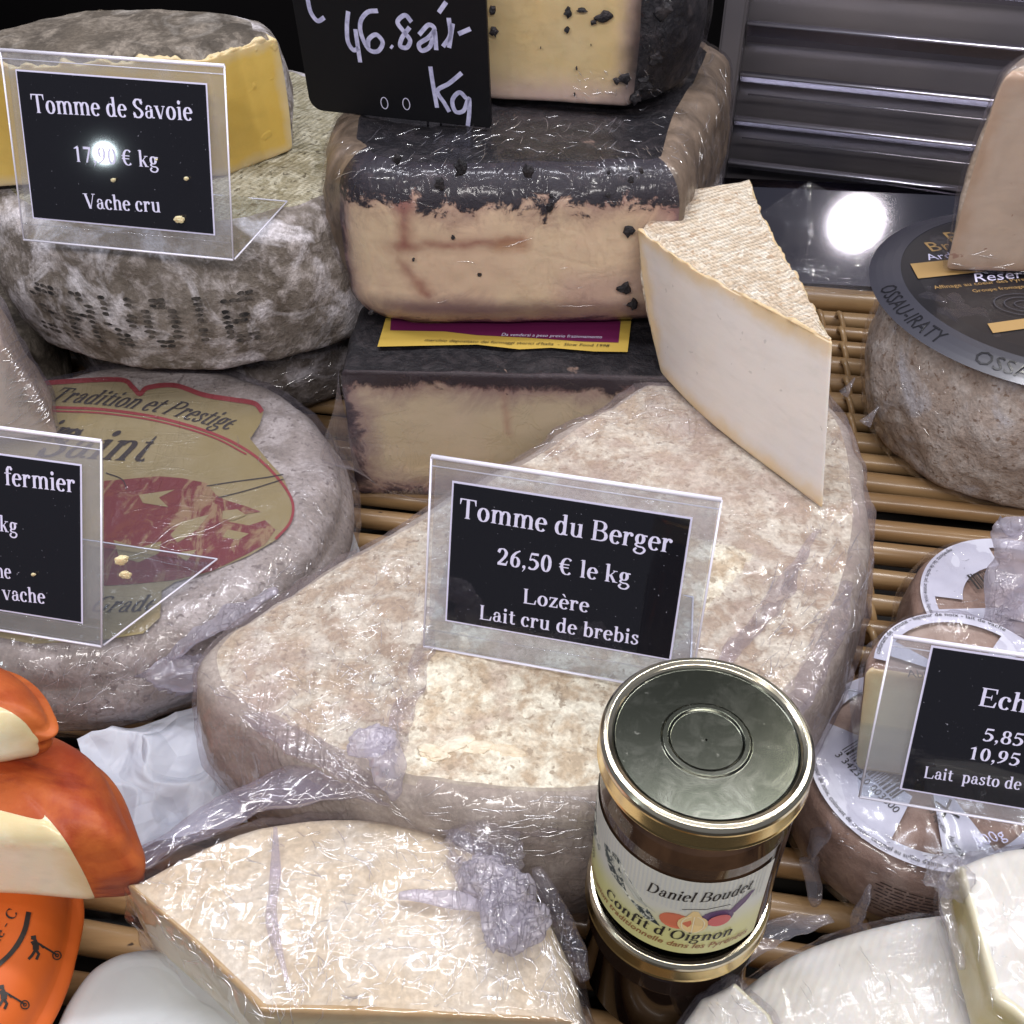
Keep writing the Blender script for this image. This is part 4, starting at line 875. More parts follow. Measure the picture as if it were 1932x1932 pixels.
# loose film lifted off at the left where it meets the labelled wheel
filmband(t, [W(300, 1235, .05), W(350, 1215, .055), W(430, 1165, .075), W(520, 1115, .088)], .007, M['filmpurple'], 17, flat=.4)
tagm(lump('crumpled_film', W(335, 1262, .040), (.017, .011, .010), M['filmpurple'], None, 23, .6), 'crumpled tuft of shiny film between the labelled wheel and the half wheel', 'cling film')

# ivory wedge
A0 = np.array(C2(1245, 703, BZ+.004)); B0 = np.array(C2(1553, 962, BZ+.004)); ZS = .172
A1 = np.array(C2(1200, 430, ZS)); B1 = np.array(C2(1570, 652, ZS-.002)); C1 = np.array(C2(1418, 342, ZS))
C0_ = C1-(A1-A0)*.8-np.array([-.003, .0])
def wx(P):
    k = ((P[:, 2]-BZ-.004)/(ZS-BZ-.004))[:, None]; w1 = np.clip(np.linalg.norm(P[:, :2]-B0, axis=1)/np.linalg.norm(A0-B0), 0, 1)[:, None]
    s_ = (B1-B0)[None, :]*(1-w1)+(A1-A0)[None, :]*w1; Q_ = P.copy(); Q_[:, :2] += s_*k; return Q_
t = thing('ivory_wedge', 'ivory cheese wedge with ribbed cream rind standing on the wrapped half wheel', 'cheese wedge', (*((A0+B0)/2), BZ+.004))
mid = (A0+C0_)/2+np.array([-.012, .010]); fm = (A0+B0)/2+np.array([.0, -.004])
iw = slab(t, [(catmull([A0, A0*.6+B0*.4+np.array([-.004, -.003]), B0], 10), True), ([B0, C0_], True), (catmull([C0_, mid, A0], 10), False)], BZ+.004, ZS, .012, .006, .0016, bulge=.005, mats=[M['wedge_rind'], M['white_paste']], top_mat=M['wedge_rind'], seed=25, N=340, ragged=.0016, xf=wx, disp=(.0007, 45), sm=2)

# ================================================================== RIGHT: labelled black wheel, pink wedge
CC = (.330, .590); CR = .108; CZ = .112
t = thing('black_label_wheel', 'pinkish rough-rinded wheel with a black and gold round label, under the tall pink wedge', 'cheese wheel', (*CC, 0))
slab(t, [(circ(CC, .090, n=90), False)], .002, CZ, .015, .010, bulge=.009, mats=[M['pinkrind']], seed=30, N=360, fl=M['filmlight'], disp=(.0026, 38), fl_off=.0018)
blk = plain('black_label', (.012, .012, .016), .3, coat=.3); blg = plain('slate_grey_label', (.045, .045, .06), .35, coat=.3); gld = plain('gold_print', (.42, .27, .11), .4)
def lblz(r): return CZ+.0035-(.008*max(0, (r-.080)/.030)**2)
lbl = lathe('round_label', [(r, lblz(r)) for r in (.0005, .03, .06, .080, .090)], CC, blk, t, 120)
ring = lathe('label_ring', [(r, lblz(r)+.0004) for r in (.090, .095, .100, .104, .108)], CC, blg, lbl, 120)
def ringtext(name, s, rad, size, a_start, a_end, mat, par, c, zf, lift=.0008, shear=0, font=sans, flip=False, bold=0.):
    V, F, adv = font(s, shear) if font is sans else font(s); out = []
    for x, y, _ in V:
        a = math.radians(a_start+(a_end-a_start)*x/adv); sgn = 1 if a_end > a_start else -1; r = rad-sgn*y*size
        out.append((c[0]+r*math.cos(a), c[1]+r*math.sin(a), zf(r)+lift))
    return mesh(name, out, F, mat, par, False)
ringtext('lettering', 'OSSAU-IRATY', .1045, .0135, 178, 214, plain('embossed_black', (.014, .014, .018), .25), lbl, CC, lblz)
ringtext('lettering', 'OSSAU-IRATY', .1045, .0135, 226, 272, plain('embossed_black', (.014, .014, .018), .25), lbl, CC, lblz)
def cfn(x, y, e=0): return (CC[0]+x, CC[1]+y, CZ+.0036+e)
def bandp(x0, y0, x1, y1, h, nm='gold_band'): mesh(nm, [cfn(x0, y0, .0004), cfn(x1, y1, .0004), cfn(x1, y1+h, .0004), cfn(x0, y0+h, .0004)], [(0, 1, 2, 3)], gld, lbl, False)
bandp(-.081, .006, -.02, .018, .018); bandp(-.055, -.055, .03, -.035, .010)
lt = lambda nm, s_, x, y, sz, m_, sh_=0, rot=.17: put('lettering', sans(s_, sh_), cfn, sz, m_, lbl, x, y, rot=rot)
lt('', 'Pur', -.048, .052, .019, gld); lt('', 'Brebis', -.064, .040, .017, gld); lt('', 'Ardi Gasna', -.068, .029, .011, M['cardwhite']); lt('', 'Vieille', -.066, .012, .015, M['cardwhite'], .4); lt('', 'Reserve', -.048, .002, .014, M['cardwhite'], .4)
lt('', 'Affinage au coeur des Pyrenees', -.074, -.006, .0055, gld); lt('', 'Groupe fromager basque', -.052, -.010, .0050, gld); lt('', 'PUR BREBIS', -.02, -.040, .0075, M['cardwhite'])
o = ([], [])
for rr_ in (.004, .008, .012): ribbon2(arc(-.036+.01, -.024, rr_*1.5, rr_, 0, 360, 30), .0006, o)
mesh('printed_rosette', [cfn(a, b, .0005+.00001*c) for a, b, c in o[0]], o[1], plain('dim_silver_print', (.06, .06, .08), .4), lbl, False)

DZ = CZ+.006
t = thing('tall_pink_wedge', 'tall pinkish tan wedge standing on the black labelled wheel at the right edge', 'cheese wedge', (.33, .60, DZ))
q0 = np.array(C2(1782, 510, DZ)); q1 = np.array(C2(2080, 525, DZ))
slab(t, [([q0, q1], True), ([q1, q1+np.array([.01, .05]), q0+np.array([.06, .07]), q0+np.array([.02, .04]), q0], False)], DZ, DZ+.118, .004, .022, .004, bulge=.003, dome=.008, mats=[M['tanrind'], M['pink_paste']], seed=33, N=260, fl=M['filmlight'], xf=lambda P: P+np.outer(P[:, 2]-DZ, np.array([.02, .05, 0])), cen=tuple(q0*.5+q1*.5+np.array([.01, .025])))

# clear plastic bag between the streaked flank and the steel ledge
def bagf(u, v):
    px = 1415+260*u; py = 560-215*v*(1-.35*abs(u-.42)*2)-10*u; Y = .74+.05*v-.03*math.sin(math.pi*u)*(1-v)
    p = QY(px, py, Y); return tuple(p+np.array([0, -1, .4])*.008*float(ridge(np.array([p]), 16, 2, 3)[0]))
tagm(sheet('clear_plastic_bag', bagf, 60, 50, film('clear_bag_film', milk=.07, wr=1.1, patchy=.12, refl=1.2, tint=(.5, .48, .5)), None), 'crumpled clear plastic bag behind the ivory wedge, beside the steel ledge', 'plastic bag')

# ================================================================== RIGHT FRONT: small walnut cheeses
wh = NT('frosted_white_label'); wh = wh.pr(wh.mx(wh.st(wh.noise(40, 4), .35, .7), (.52, .52, .62), (.64, .64, .74)), .35)
def walnut_wheel(c, r, zb, zt, label, seed, arcs, parts=True, extra=None):
    t = thing('small_walnut_cheese', label, 'small cheese', (*c, zb), 'small brown walnut cheeses')
    slab(t, [(circ(c, r, n=70), False)], zb, zt, .008, .008, bulge=.002, mats=[M['walnut']], seed=seed, N=240, nt=20, ns=12, fl=M['filmlight'], disp=(.0007, 50))
    zf = lambda r_: zt+.0022
    lb = lathe('ring_label', [(r*.80, zt+.0018), (r*.93, zt+.0018)], c, wh, t, 90)
    ringtext('lettering', 'ingredients: lait de vache, sel, arome noix, liqueur de noix, colorant de croute: caramel au sulfite d\'ammonium, conservateur: natamycine', r*.90, .0032, 120, 305, ink, lb, c, zf, .0001)
    return t, lb, zf
cA = (.186, .289)
t, lb, zf = walnut_wheel(cA, .057, .002, .046, 'small brown walnut cheese with a ring label and barcode, right of the jam jar', 40, None)
def sector(par, c, r0, r1, a0, a1, mat, z, n=24, name='label_panel'):
    P = [(c[0]+r1*math.cos(math.radians(a)), c[1]+r1*math.sin(math.radians(a)), z) for a in np.linspace(a0, a1, n)]
    P += [(c[0]+r0*math.cos(math.radians(a)), c[1]+r0*math.sin(math.radians(a)), z) for a in np.linspace(a1, a0, n)]
    F = [(i, i+1, 2*n-2-i, 2*n-1-i) for i in range(n-1)]; return mesh(name, P, F, mat, par, False)
sector(lb, cA, .02, .046, 150, 235, wh, .0479); sector(lb, cA, .012, .046, 262, 290, wh, .0479)
def barcode(par, O, U, Vv, L_, h, z, seed):
    rr = random.Random(seed); x = 0; o = []; F = []; O = np.array(O); U = np.array(U); Vv = np.array(Vv)
    while x < L_:
        w_ = rr.choice((.0004, .0004, .0008, .0012))
        b = len(o); o += [(*(O+U*x), z), (*(O+U*(x+w_)), z), (*(O+U*(x+w_)+Vv*h), z), (*(O+U*x+Vv*h), z)]; F.append((b, b+1, b+2, b+3)); x += w_+rr.choice((.0004, .0007, .0009))
    mesh('barcode', o, F, ink, par, False)
a = math.radians(-57); U = (math.cos(a), math.sin(a)); Vv = (-math.sin(a), math.cos(a)); O = np.array(C2(1588, 1415, .0481))
barcode(lb, O, U, Vv, .030, .010, .0481, 3)
fb = planefn((*O, .0481), (*U, 0), (*Vv, 0)); put('lettering', sans('3 342320 003000'), fb, .0055, ink, lb, 0, -.0048, width=.036)
O2 = C2(1745, 1520, .0481); a = math.radians(-72); f2 = planefn((*O2, .0481), (math.cos(a), math.sin(a), 0), (-math.sin(a), math.cos(a), 0)); put('lettering', sans('a la liqueur de noix'), f2, .0045, ink, lb, 0, 0, width=.026)
put('lettering', sans('300g', 0), planefn((*C2(1845, 1600, .0481), .0481), (.9, .3, 0), (-.3, .9, 0)), .0075, M['cardwhite'], lb)
o = ([], [])
for P in ([(-.004, .004), (.004, -.004)], [(-.003, -.004), (.003, .005)]): ribbon2([np.array(P[0])*(1-k)+np.array(P[1])*k for k in (0, .5, 1)], .0011, o)
cx = C2(1787, 1528, .0481); mesh('pen_cross', [(cx[0]+x_, cx[1]+y_, .0484+.00002*c_) for x_, y_, c_ in o[0]], o[1], ink, lb, False)
# tiny lines of print on its front flank
o = ([], []); rr = random.Random(5)
for L_ in range(9):
    z = .034-L_*.0024; x = -.028+rr.uniform(0, .003)
    while x < .024:
        w_ = rr.uniform(.0015, .006); poly([(x, z), (x+w_, z), (x+w_, z+.0009), (x, z+.0009)], o); x += w_+.0009
mesh('printed_lines', [(cA[0]+(.0603)*math.cos(math.radians(-97)+x_/.06), cA[1]+(.0603)*math.sin(math.radians(-97)+x_/.06), z_+.003) for x_, z_ in o[0]], o[1], plain('dark_print', (.05, .03, .025), .5), t, False)
filmband(t, [(.137, .262, .044), (.131, .258, .025), (.134, .245, .006)], .006, M['filmgrey'], 31, 'bag_pleat', .3)
filmband(t, [(.148, .235, .040), (.146, .228, .02), (.152, .222, .004)], .005, M['filmgrey'], 33, 'bag_pleat', .3)
# the cut half lying on it
h0 = np.array(C2(1612, 1452, .049)); h1 = np.array(C2(1990, 1512, .049)); hc = (h0+h1)/2; hr = np.linalg.norm(h1-h0)/2; ha = math.degrees(math.atan2(h1[1]-h0[1], h1[0]-h0[0]))
t = thing('walnut_cheese_half', 'cut half of a small walnut cheese, pale inside, seen through the right price sign', 'small cheese', (*hc, .049))
slab(t, [([tuple(h0), tuple(h1)], True), ([(hc[0]+hr*math.cos(math.radians(q_)), hc[1]+hr*math.sin(math.radians(q_))) for q_ in np.linspace(ha, ha+180, 40)], False)], .049, .094, .008, .006, .002, mats=[M['walnut'], M['half_paste']], seed=44, N=220, nt=16, ns=12, fl=M['filmlight'], disp=(.0006, 50), cen=tuple(hc+np.array([.003, .018])), xf=lambda P: P+np.outer(P[:, 2]-.049, np.array([0, .45, 0])))
hc = hc+np.array([0, .020]); lb = sector(t, tuple(hc), hr*.80, hr*.93, ha+8, ha+172, wh, .0957, 40, 'ring_label')
sector(lb, tuple(hc), hr*.25, hr*.80, ha+150, ha+166, wh, .0958); sector(lb, tuple(hc), hr*.25, hr*.80, ha+40, ha+60, wh, .0958)
ringtext('lettering', 'colorant de croute - liqueur de noix - lait de vache', hr*.88, .0032, ha+168, ha+60, ink, lb, tuple(hc), lambda r: .0959, .0001)
put('lettering', sans('Abbaye'), planefn((*C2(1712, 1278, .0959), .0960), (1, -.1, 0), (.1, 1, 0)), .006, ink, lb)
cB = (.262, .385)
t, lb, zf = walnut_wheel(cB, .055, .002, .046, 'small brown walnut cheese behind the right price sign, its bag tied in a twist', 46, None)
sector(lb, cB, .03, .045, 95, 170, wh, .0479); O = np.array(C2(1845, 1112, .0482)); barcode(lb, O, (.97, .24), (-.24, .97), .026, .011, .0482, 9)
sector(lb, cB, .005, .045, 182, 205, wh, .0479)
filmband(t, [W(1895, 1225, .05), W(1885, 1170, .062), W(1905, 1100, .078), W(1915, 1040, .092), W(1895, 1000, .10), W(1925, 985, .108)], .011, M['filmpurple'], 37, 'bag_twist', .7, .005)
filmband(t, [W(1935, 1240, .05), W(1925, 1180, .06), W(1935, 1110, .078)], .012, M['filmpurple'], 39, 'bag_twist', .7, .005)

# ================================================================== BRIES, lower right
t = thing('white_soft_wedge', 'large white soft-ripened wedge in film at the lower right corner', 'cheese wedge', (.17, .18, 0))
zb = .050; pb_ = lambda *a: [C2(x, y, zb) for x, y in a]
slab(t, [(catmull(pb_((1300, 1945), (1370, 1880), (1450, 1815), (1560, 1765), (1680, 1730), (1800, 1712), (1960, 1700), (2120, 1740)), 8), False), (pb_((2120, 1740), (2120, 2080), (1560, 2140), (1300, 1945)), True)], .006, zb, .012, .010, .006, bulge=.003, dome=.004, mats=[M['brie'], M['brie_paste']], seed=50, N=300, fl=M['filmlight'], disp=(.0007, 30), cen=C2(1720, 1900, zb))
filmband(t, [W(1240, 1905, .03), W(1330, 1838, .044), W(1450, 1765, .047), W(1570, 1728, .046)], .006, M['filmgrey'], 41, 'film_fold', .2)
t = thing('small_white_wedge', 'smaller white wedge with yellow cut side stacked on the large white wedge', 'cheese wedge', (.21, .20, .054))
z1_ = .056; pc = lambda z, *a: [C2(x, y, z) for x, y in a]
slab(t, [(pc(z1_, (1830, 1950), (1768, 1700)), True), (catmull(pc(z1_, (1768, 1700), (1850, 1672), (2000, 1660), (2100, 1700)), 8), False), (pc(z1_, (2100, 1700), (2080, 2150), (1830, 1950)), True)], z1_, z1_+.030, .004, .006, .003, bulge=.002, dome=.002, mats=[M['brie'], M['brie_paste']], seed=52, N=240, fl=M['filmlight'], disp=(.0008, 30), cen=C2(1960, 1880, z1_))
lump('film_gather', W(1790, 1655, .084), (.008, .007, .007), M['filmgrey'], t, 61, .5)
filmband(t, [W(1782, 1640, .088), W(1790, 1720, .078), W(1820, 1830, .076)], .003, M['filmgrey'], 43, 'film_fold', .5)
t = thing('white_tip_wedge', 'white wedge tip with a yellow cut edge below the jam jars', 'cheese wedge', (.07, .165, .0))
slab(t, [(pc(.052, (1270, 1960), (1320, 1885), (1378, 1858)), False), (pc(.052, (1378, 1858), (1450, 1925), (1480, 2000)), True), (pc(.052, (1480, 2000), (1270, 2020), (1270, 1960)), False)], .018, .058, .004, .006, .002, mats=[M['brie'], M['brie_paste']], seed=53, N=160, nt=14, fl=M['film'], disp=(.0006, 30))

# ================================================================== LOWER CENTRE: wrapped wedge
UZ = .076; pu = lambda *a: [C2(x, y, UZ) for x, y in a]
t = thing('crinkled_film_wedge', 'smooth cream wedge under heavily crinkled film at the bottom centre, left of the jar', 'cheese wedge', (-.04, .2, 0))
uo = slab(t, [(catmull(pu((1108, 1935), (1085, 1820), (1030, 1710), (960, 1630), (850, 1568), (700, 1533), (560, 1535), (440, 1562), (330, 1610), (232, 1662)), 10), False), (pu((232, 1662), (360, 1775), (490, 1905)), True), (pu((490, 1905), (800, 1915), (1060, 1925), (1108, 1935)), True)], .004, UZ, .010, .009, .0025, bulge=.004, dome=.003, mats=[M['creamrind'], M['tan_paste']], top_mat=M['creamrind'], seed=60, N=420, nt=60, fl=M['filmU'], fl_off=.0016, fl_amp=.0018, disp=(.0008, 30))
filmband(t, [W(245, 1640, .078), W(330, 1580, .072), W(450, 1520, .075), W(560, 1482, .080), W(680, 1478, .083), W(780, 1510, .080), W(800, 1535, .076)], .0085, M['filmroll'], 51, 'film_roll', .5, .003)
filmband(t, [W(800, 1530, .078), W(880, 1570, .074), W(980, 1650, .068)], .006, M['filmpurple'], 53, 'film_roll', .5, .003)
filmband(t, [W(695, 1395, .108), W(720, 1420, .106), W(735, 1460, .096), W(745, 1505, .086)], .0085, M['filmpurple'], 57, 'film_knot', .7, .004)
lump('film_knot', W(700, 1400, .110), (.008, .006, .005), M['filmpurple'], t, 71, .4, .2)
lump('film_knot', W(925, 1665, .084), (.008, .010, .006), M['filmpurple'], t, 77, .5, .9)
lump('film_knot', W(985, 1745, .084), (.007, .009, .006), M['filmpurple'], t, 79, .5, 1.9)
lump('film_knot', W(955, 1722, .086), (.008, .012, .008), M['filmpurple'], t, 73, .45, -.2)
lump('film_knot', W(915, 1610, .080), (.012, .011, .005), film('crushed_clear_film', tint=(.84, .81, .93), milk=.08, wr=2, refl=1.6), t, 75, .6, .4)
filmband(t, [W(750, 1690, .082), W(850, 1695, .083), W(930, 1720, .084)], .0035, M['filmpurple'], 59, 'film_crease', .4, .0015)
filmband(t, [W(520, 1560, .080), W(520, 1660, .082), W(512, 1740, .082), W(540, 1850, .081)], .0022, M['filmroll'], 61, 'film_crease', .3, .001)
filmband(t, [W(1010, 1640, .070), W(1060, 1740, .066), W(1100, 1850, .064)], .005, M['film'], 63, 'film_fold', .4, .002)

# ================================================================== LEFT FRONT: orange cheeses
t = thing('printed_orange_wheel', 'orange waxed cheese printed with black wheelbarrow figures, bottom of the orange pile', 'cheese', (-.24, .17, 0))
OW = (-.268, .205); OR = .088
slab(t, [(circ(OW, OR, n=60), False)], .002, .052, .020, .020, bulge=.004, mats=[M['wax']], seed=64, N=260, disp=(.001, 25))
def ofn(u, v, e=0):
    a = math.radians(-32)+u/OR; zz = .027+v; k = max(0, (abs(v)-.006)/.02); rr = OR+.0045-.018*(1-math.sqrt(max(0, 1-min(k, 1)**2)))+e
    return (OW[0]+rr*math.cos(a), OW[1]+rr*math.sin(a), zz)
def figure(x, y, s_, rot):
    o = ([], []); c, n = math.cos(rot), math.sin(rot)
    def add(P, w_): ribbon2([(x+s_*(a*c-b*n), y+s_*(a*n+b*c)) for a, b in P], w_*s_, o)
    add([(0, 1.0), (.02, .9), (.0, .82)], .2); add([(0, .8), (.1, .62), (.1, .42)], .26); add([(.1, .42), (.22, .25), (.12, .02)], .12); add([(.08, .42), (-.05, .2), (-.2, .04)], .12); add([(.05, .75), (.3, .62), (.42, .5)], .09); add([(.3, .62), (.7, .38), (.95, .22)], .08)
    add([(.95+.17*math.cos(k), .2+.17*math.sin(k)) for k in np.linspace(0, 6.29, 16)], .05); add([(.95+.06*math.cos(k), .2+.06*math.sin(k)) for k in np.linspace(0, 6.29, 10)], .05)
    return mesh('printed_figure', [ofn(a, b, .0006+.00002*cc) for a, b, cc in o[0]], o[1], ink, t, False)
TW_ = bvh([c for c in t.children if c.name.startswith('rind')])
def figure_px(x, y, s_, rot):
    o = ([], []); c, n = math.cos(rot), math.sin(rot)
    def add(P, w_): ribbon2([(x+s_*(a*c-b*n), y-s_*(a*n+b*c)) for a, b in P], w_*s_, o)
    add([(0, 1.0), (.02, .9), (.0, .82)], .2); add([(0, .8), (.1, .62), (.1, .42)], .26); add([(.1, .42), (.22, .25), (.12, .02)], .12); add([(.08, .42), (-.05, .2), (-.2, .04)], .12); add([(.05, .75), (.3, .62), (.42, .5)], .09); add([(.3, .62), (.7, .38), (.95, .22)], .08)
    add([(.95+.17*math.cos(k), .2+.17*math.sin(k)) for k in np.linspace(0, 6.29, 16)], .05); add([(.95+.06*math.cos(k), .2+.06*math.sin(k)) for k in np.linspace(0, 6.29, 10)], .05)
    V = []
    for a, b, cc in o[0]:
        p, nn_ = cast(TW_, a, b)
        if p is None: return
        V.append(p+nn_*(.0004+.00002*cc))
    mesh('printed_figure', V, o[1], ink, t, False)
figure_px(62, 1812, 46, .0); figure_px(2, 1905, 46, .0)
o = ([], []); ribbon2(catmull([(54, 1722), (44, 1762), (20, 1800), (-20, 1835)], 8), 9, o); V = []
for a, b, _ in o[0]:
    p, nn_ = cast(TW_, a, b); V.append(p+nn_*.0006 if p is not None else V[-1])
mesh('printed_band', V, o[1], ink, t, False)
tv, tf, ta = serif('Blanche - C'); V = []; a0_ = math.radians(58); okp = True
for x_, y_, z_ in tv:
    u_, v_ = x_/ta*150, y_*30; p, nn_ = cast(TW_, -45+u_*math.cos(a0_)+v_*-math.sin(a0_)*-1*-1, 1850-u_*math.sin(a0_)-v_*math.cos(a0_))
    if p is None: okp = False; break
    V.append(p+nn_*(.0005+.00001*z_))
if okp: mesh('lettering', V, tf, ink, t, False)

t = thing('orange_cut_cheese', 'orange-rinded cheese with cream cut face in the middle of the orange pile', 'cheese', (-.22, .24, .056))
pv = lambda z, *a: [C2(x, y, z) for x, y in a]
o0, o1 = C2(-150, 1690, .057), C2(192, 1712, .057)
slab(t, [([o0, o1], True), (catmull([o1, C2(226, 1562, .108), C2(206, 1484, .108), C2(175, 1415, .108), C2(120, 1368, .108), C2(50, 1345, .108), C2(-60, 1345, .108), C2(-200, 1400, .108)], 12), False), ([C2(-200, 1400, .108), o0], False)], .057, .108, .014, .018, .009, bulge=.003, dome=.003, softn=22, mats=[M['orange'], M['orange_cut']], seed=66, N=340, disp=(.0006, 22), cen=C2(40, 1520, .09), sm=50)
t = thing('small_orange_cheese', 'small orange-rinded cut cheese on top of the orange pile at the left edge', 'cheese', (-.22, .29, .105))
s0, s1 = C2(-90, 1462, .113), C2(90, 1436, .113)
slab(t, [(catmull([s0, C2(0, 1462, .113), s1], 8), True), (catmull([s1, C2(84, 1345, .14), C2(50, 1278, .14), C2(-5, 1240, .14), C2(-90, 1228, .14), C2(-170, 1290, .14), s0], 10), False)], .113, .143, .013, .013, .011, bulge=.003, dome=.003, softn=16, mats=[M['orange'], M['orange_cut']], seed=68, N=280, disp=(.0006, 26), sm=110, cen=C2(-30, 1360, .13))

# ------------------------------------------------------------------ papers
def psheet(name, corners, label, cat, mat, amp, f, seed, nu=50, nv=40):
    c = [np.array(x) for x in corners]
    def fn(u, v):
        p = (c[0]*(1-u)+c[1]*u)*(1-v)+(c[3]*(1-u)+c[2]*u)*v; return tuple(p+np.array([0, 0, 1])*amp*float(ridge(np.array([p]), f, 2, seed)[0]))
    return tagm(sheet(name, fn, nu, nv, mat, None), label, cat)
psheet('crumpled_paper', [W(150, 1405, .020), W(400, 1318, .020), W(470, 1560, .008), W(215, 1625, .010)], 'crumpled white waxed paper between the orange cheeses and the half wheel', 'paper', M['paper'], .0048, 34, 3, 90, 70)
psheet('paper_corner', [W(612, 935, .010), W(640, 930, .010), W(690, 1072, .006), W(600, 1130, .006)], 'small white paper corner sticking out right of the labelled wheel', 'paper', M['smoothpaper'], .001, 20, 5, 14, 14)
t = thing('white_paper_parcel', 'smooth white paper parcel lying in the bottom left corner under the film wedge', 'paper parcel', (-.13, .17, 0))
slab(t, [(catmull(pv(.03, (70, 1960), (110, 1868), (165, 1800), (240, 1768), (330, 1775), (430, 1850), (520, 1935), (560, 2020)), 8), False), (pv(.03, (560, 2020), (60, 2080), (70, 1960)), False)], .002, .028, .012, .012, dome=.004, mats=[M['smoothpaper']], seed=70, N=160, disp=(.001, 14), names=('wrapping', 'cut_face', 'top_rind'))

# ================================================================== JAM JARS
JC = (.064, .2185)
glass = NT('brown_filled_glass'); _g = glass
cb = _g.mx(_g.st(_g.noise(40, 4, .6, .5, _g.map((1, 1, .6))), .35, .7), (.022, .011, .007), (.085, .045, .024))
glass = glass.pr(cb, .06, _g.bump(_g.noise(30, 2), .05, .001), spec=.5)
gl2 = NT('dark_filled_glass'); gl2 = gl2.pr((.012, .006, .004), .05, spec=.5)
goldm = NT('gold_lid_metal'); goldm = goldm.pr((.80, .62, .30), .20, goldm.bump(goldm.noise(260, 2, .5, 0, goldm.map((1, 1, .1))), .05, .0005), metal=1)
lidtop = NT('dark_mirror_lid_top'); _l = lidtop
lidtop = lidtop.pr(_l.mx(_l.ma('MAXIMUM', _l.st(_l.noise(420, 2, .6, .2), .70, .76), _l.ma('MULTIPLY', _l.st(_l.noise(90, 6, .75, .8), .45, .75), .45)), *[(.085, .09, .07)]*1, (.30, .30, .25)) if 1 else _l.mx(_l.st(_l.noise(160, 3, .6, .2, _l.map((.3, 1, 1))), .66, .74), (.10, .11, .10), (.26, .27, .25)), .20, _l.bump(_l.noise(50, 3), .03, .0008), metal=1)  # specks and olive tone: scratches plus greenish reflections put into the colour
silver = plain('pale_gold_lid_rim', (.78, .71, .54), .20, metal=1)
def jar(zb, zt, dark, label):
    t = thing('jam_jar', label, 'jar', (*JC, zb), 'stacked jam jars'); R = .0335; h = zt-zb
    lathe('glass_body', [(.001, zb+.001), (R-.006, zb+.001), (R-.002, zb+.003), (R, zb+.008), (R, zt-.026), (R-.0015, zt-.020), (R-.0038, zt-.0155), (R-.004, zt-.012), (R-.004, zt-.004)], JC, dark, t)
    L_ = .0352; zl = zt-.0115
    ld = lathe('lid', [(L_-.001, zl), (L_+.0003, zl+.001), (L_, zl+.002), (L_-.0004, zl+.0075), (L_+.0001, zl+.009)], JC, goldm, t)
    lathe('lid_rim', [(L_+.0001, zl+.009), (L_-.0002, zl+.0102), (L_-.0012, zl+.0114), (L_-.0026, zl+.0116), (L_-.0040, zl+.0108), (L_-.0046, zl+.0100)], JC, silver, ld)
    lathe('lid_top', [(L_-.0046, zl+.0100), (L_-.0052, zl+.0096), (.0150, zl+.0098), (.0144, zl+.0104), (.0126, zl+.0104), (.0118, zl+.0098), (.0004, zl+.0098)], JC, lidtop, ld)
    return t, ld
t2, _ = jar(.002, .0745, gl2, 'lower dark jar with gold lid, under the labelled jam jar')
tj, ld = jar(.0755, .164, glass, 'glass jar of onion confit with gold lid and illustrated paper label, upper of two')
JR = .0338; a_c = math.atan2(-JC[1], -JC[0])-.33
def jf(u, v, e=0):
    a = a_c+u/JR; return (JC[0]+(JR+e)*math.cos(a), JC[1]+(JR+e)*math.sin(a), .0785+v*1.04)
JL = .046; v0, v1 = .006, .051
lm = NT('label_paper'); sp = lm.n('ShaderNodeSeparateXYZ'); lm.L(lm.co, sp.inputs[0])
lmz = lm.ma('ADD', sp.outputs[2], lm.ma('MULTIPLY', lm.noise(60, 4), .010))
lm = lm.pr(lm.mx(lm.st(lm.ma('MULTIPLY', lmz, 10.), .26, .40), (.66, .64, .28), (.62, .62, .56)), .35, coat=.2)
nn = 60; v0 = .0045; V = [jf(-JL+2*JL*i/nn, v, .0002) for v in (v0, v1) for i in range(nn+1)]
jl = mesh('paper_label', V, [(i, i+1, nn+2+i, nn+1+i) for i in range(nn)], lm, tj)
def jp(name, pts, mat, e=.0004): return mesh(name, [jf(a, b, e) for a, b in pts], [tuple(range(len(pts)))], mat, jl, False)
rk = NT('ink_mountain'); rk = rk.pr(rk.mx(rk.st(rk.noise(330, 5, .7, .6), .47, .53), (.03, .045, .05), (.55, .56, .48)), .5)
snow = plain('pale_snow_print', (.66, .66, .60), .5)
strp = plain('grey_stripe_print', (.56, .57, .55), .5)
o = ([], [])
for k_ in range(46):
    x = -.030+k_*.0016
    if x > .043: break
    yl_ = .038-.010*max(0, (x+.030)/.075) if x < .016 else .034
    poly([(x, yl_), (x+.0006, yl_), (x+.0006, v1-.0005), (x, v1-.0005)], o)
mesh('printed_stripes', [jf(a, b, .0003) for a, b in o[0]], o[1], strp, jl, False)
jp('printed_mountain', [(-.045, .048), (-.041, .050), (-.036, .044), (-.033, .040), (-.028, .037), (-.022, .032), (-.024, .029), (-.030, .031), (-.036, .034), (-.040, .038), (-.045, .040)], rk)
jp('printed_mountain', [(-.020, .040), (-.012, .043), (-.008, .039), (-.003, .034), (.001, .029), (.004, .025), (.008, .0195), (.002, .0205), (-.003, .025), (-.008, .028), (-.014, .030), (-.018, .034)], rk, .0005)
jp('printed_mountain', [(-.040, .033), (-.037, .0345), (-.032, .031), (-.029, .027), (-.032, .026), (-.037, .030)], rk, .0005)
jp('printed_mountain', [(-.012, .036), (-.009, .0365), (-.001, .030), (.006, .027), (-.002, .0285)], plain('pale_ridge_print', (.50, .52, .46), .5), .0006)
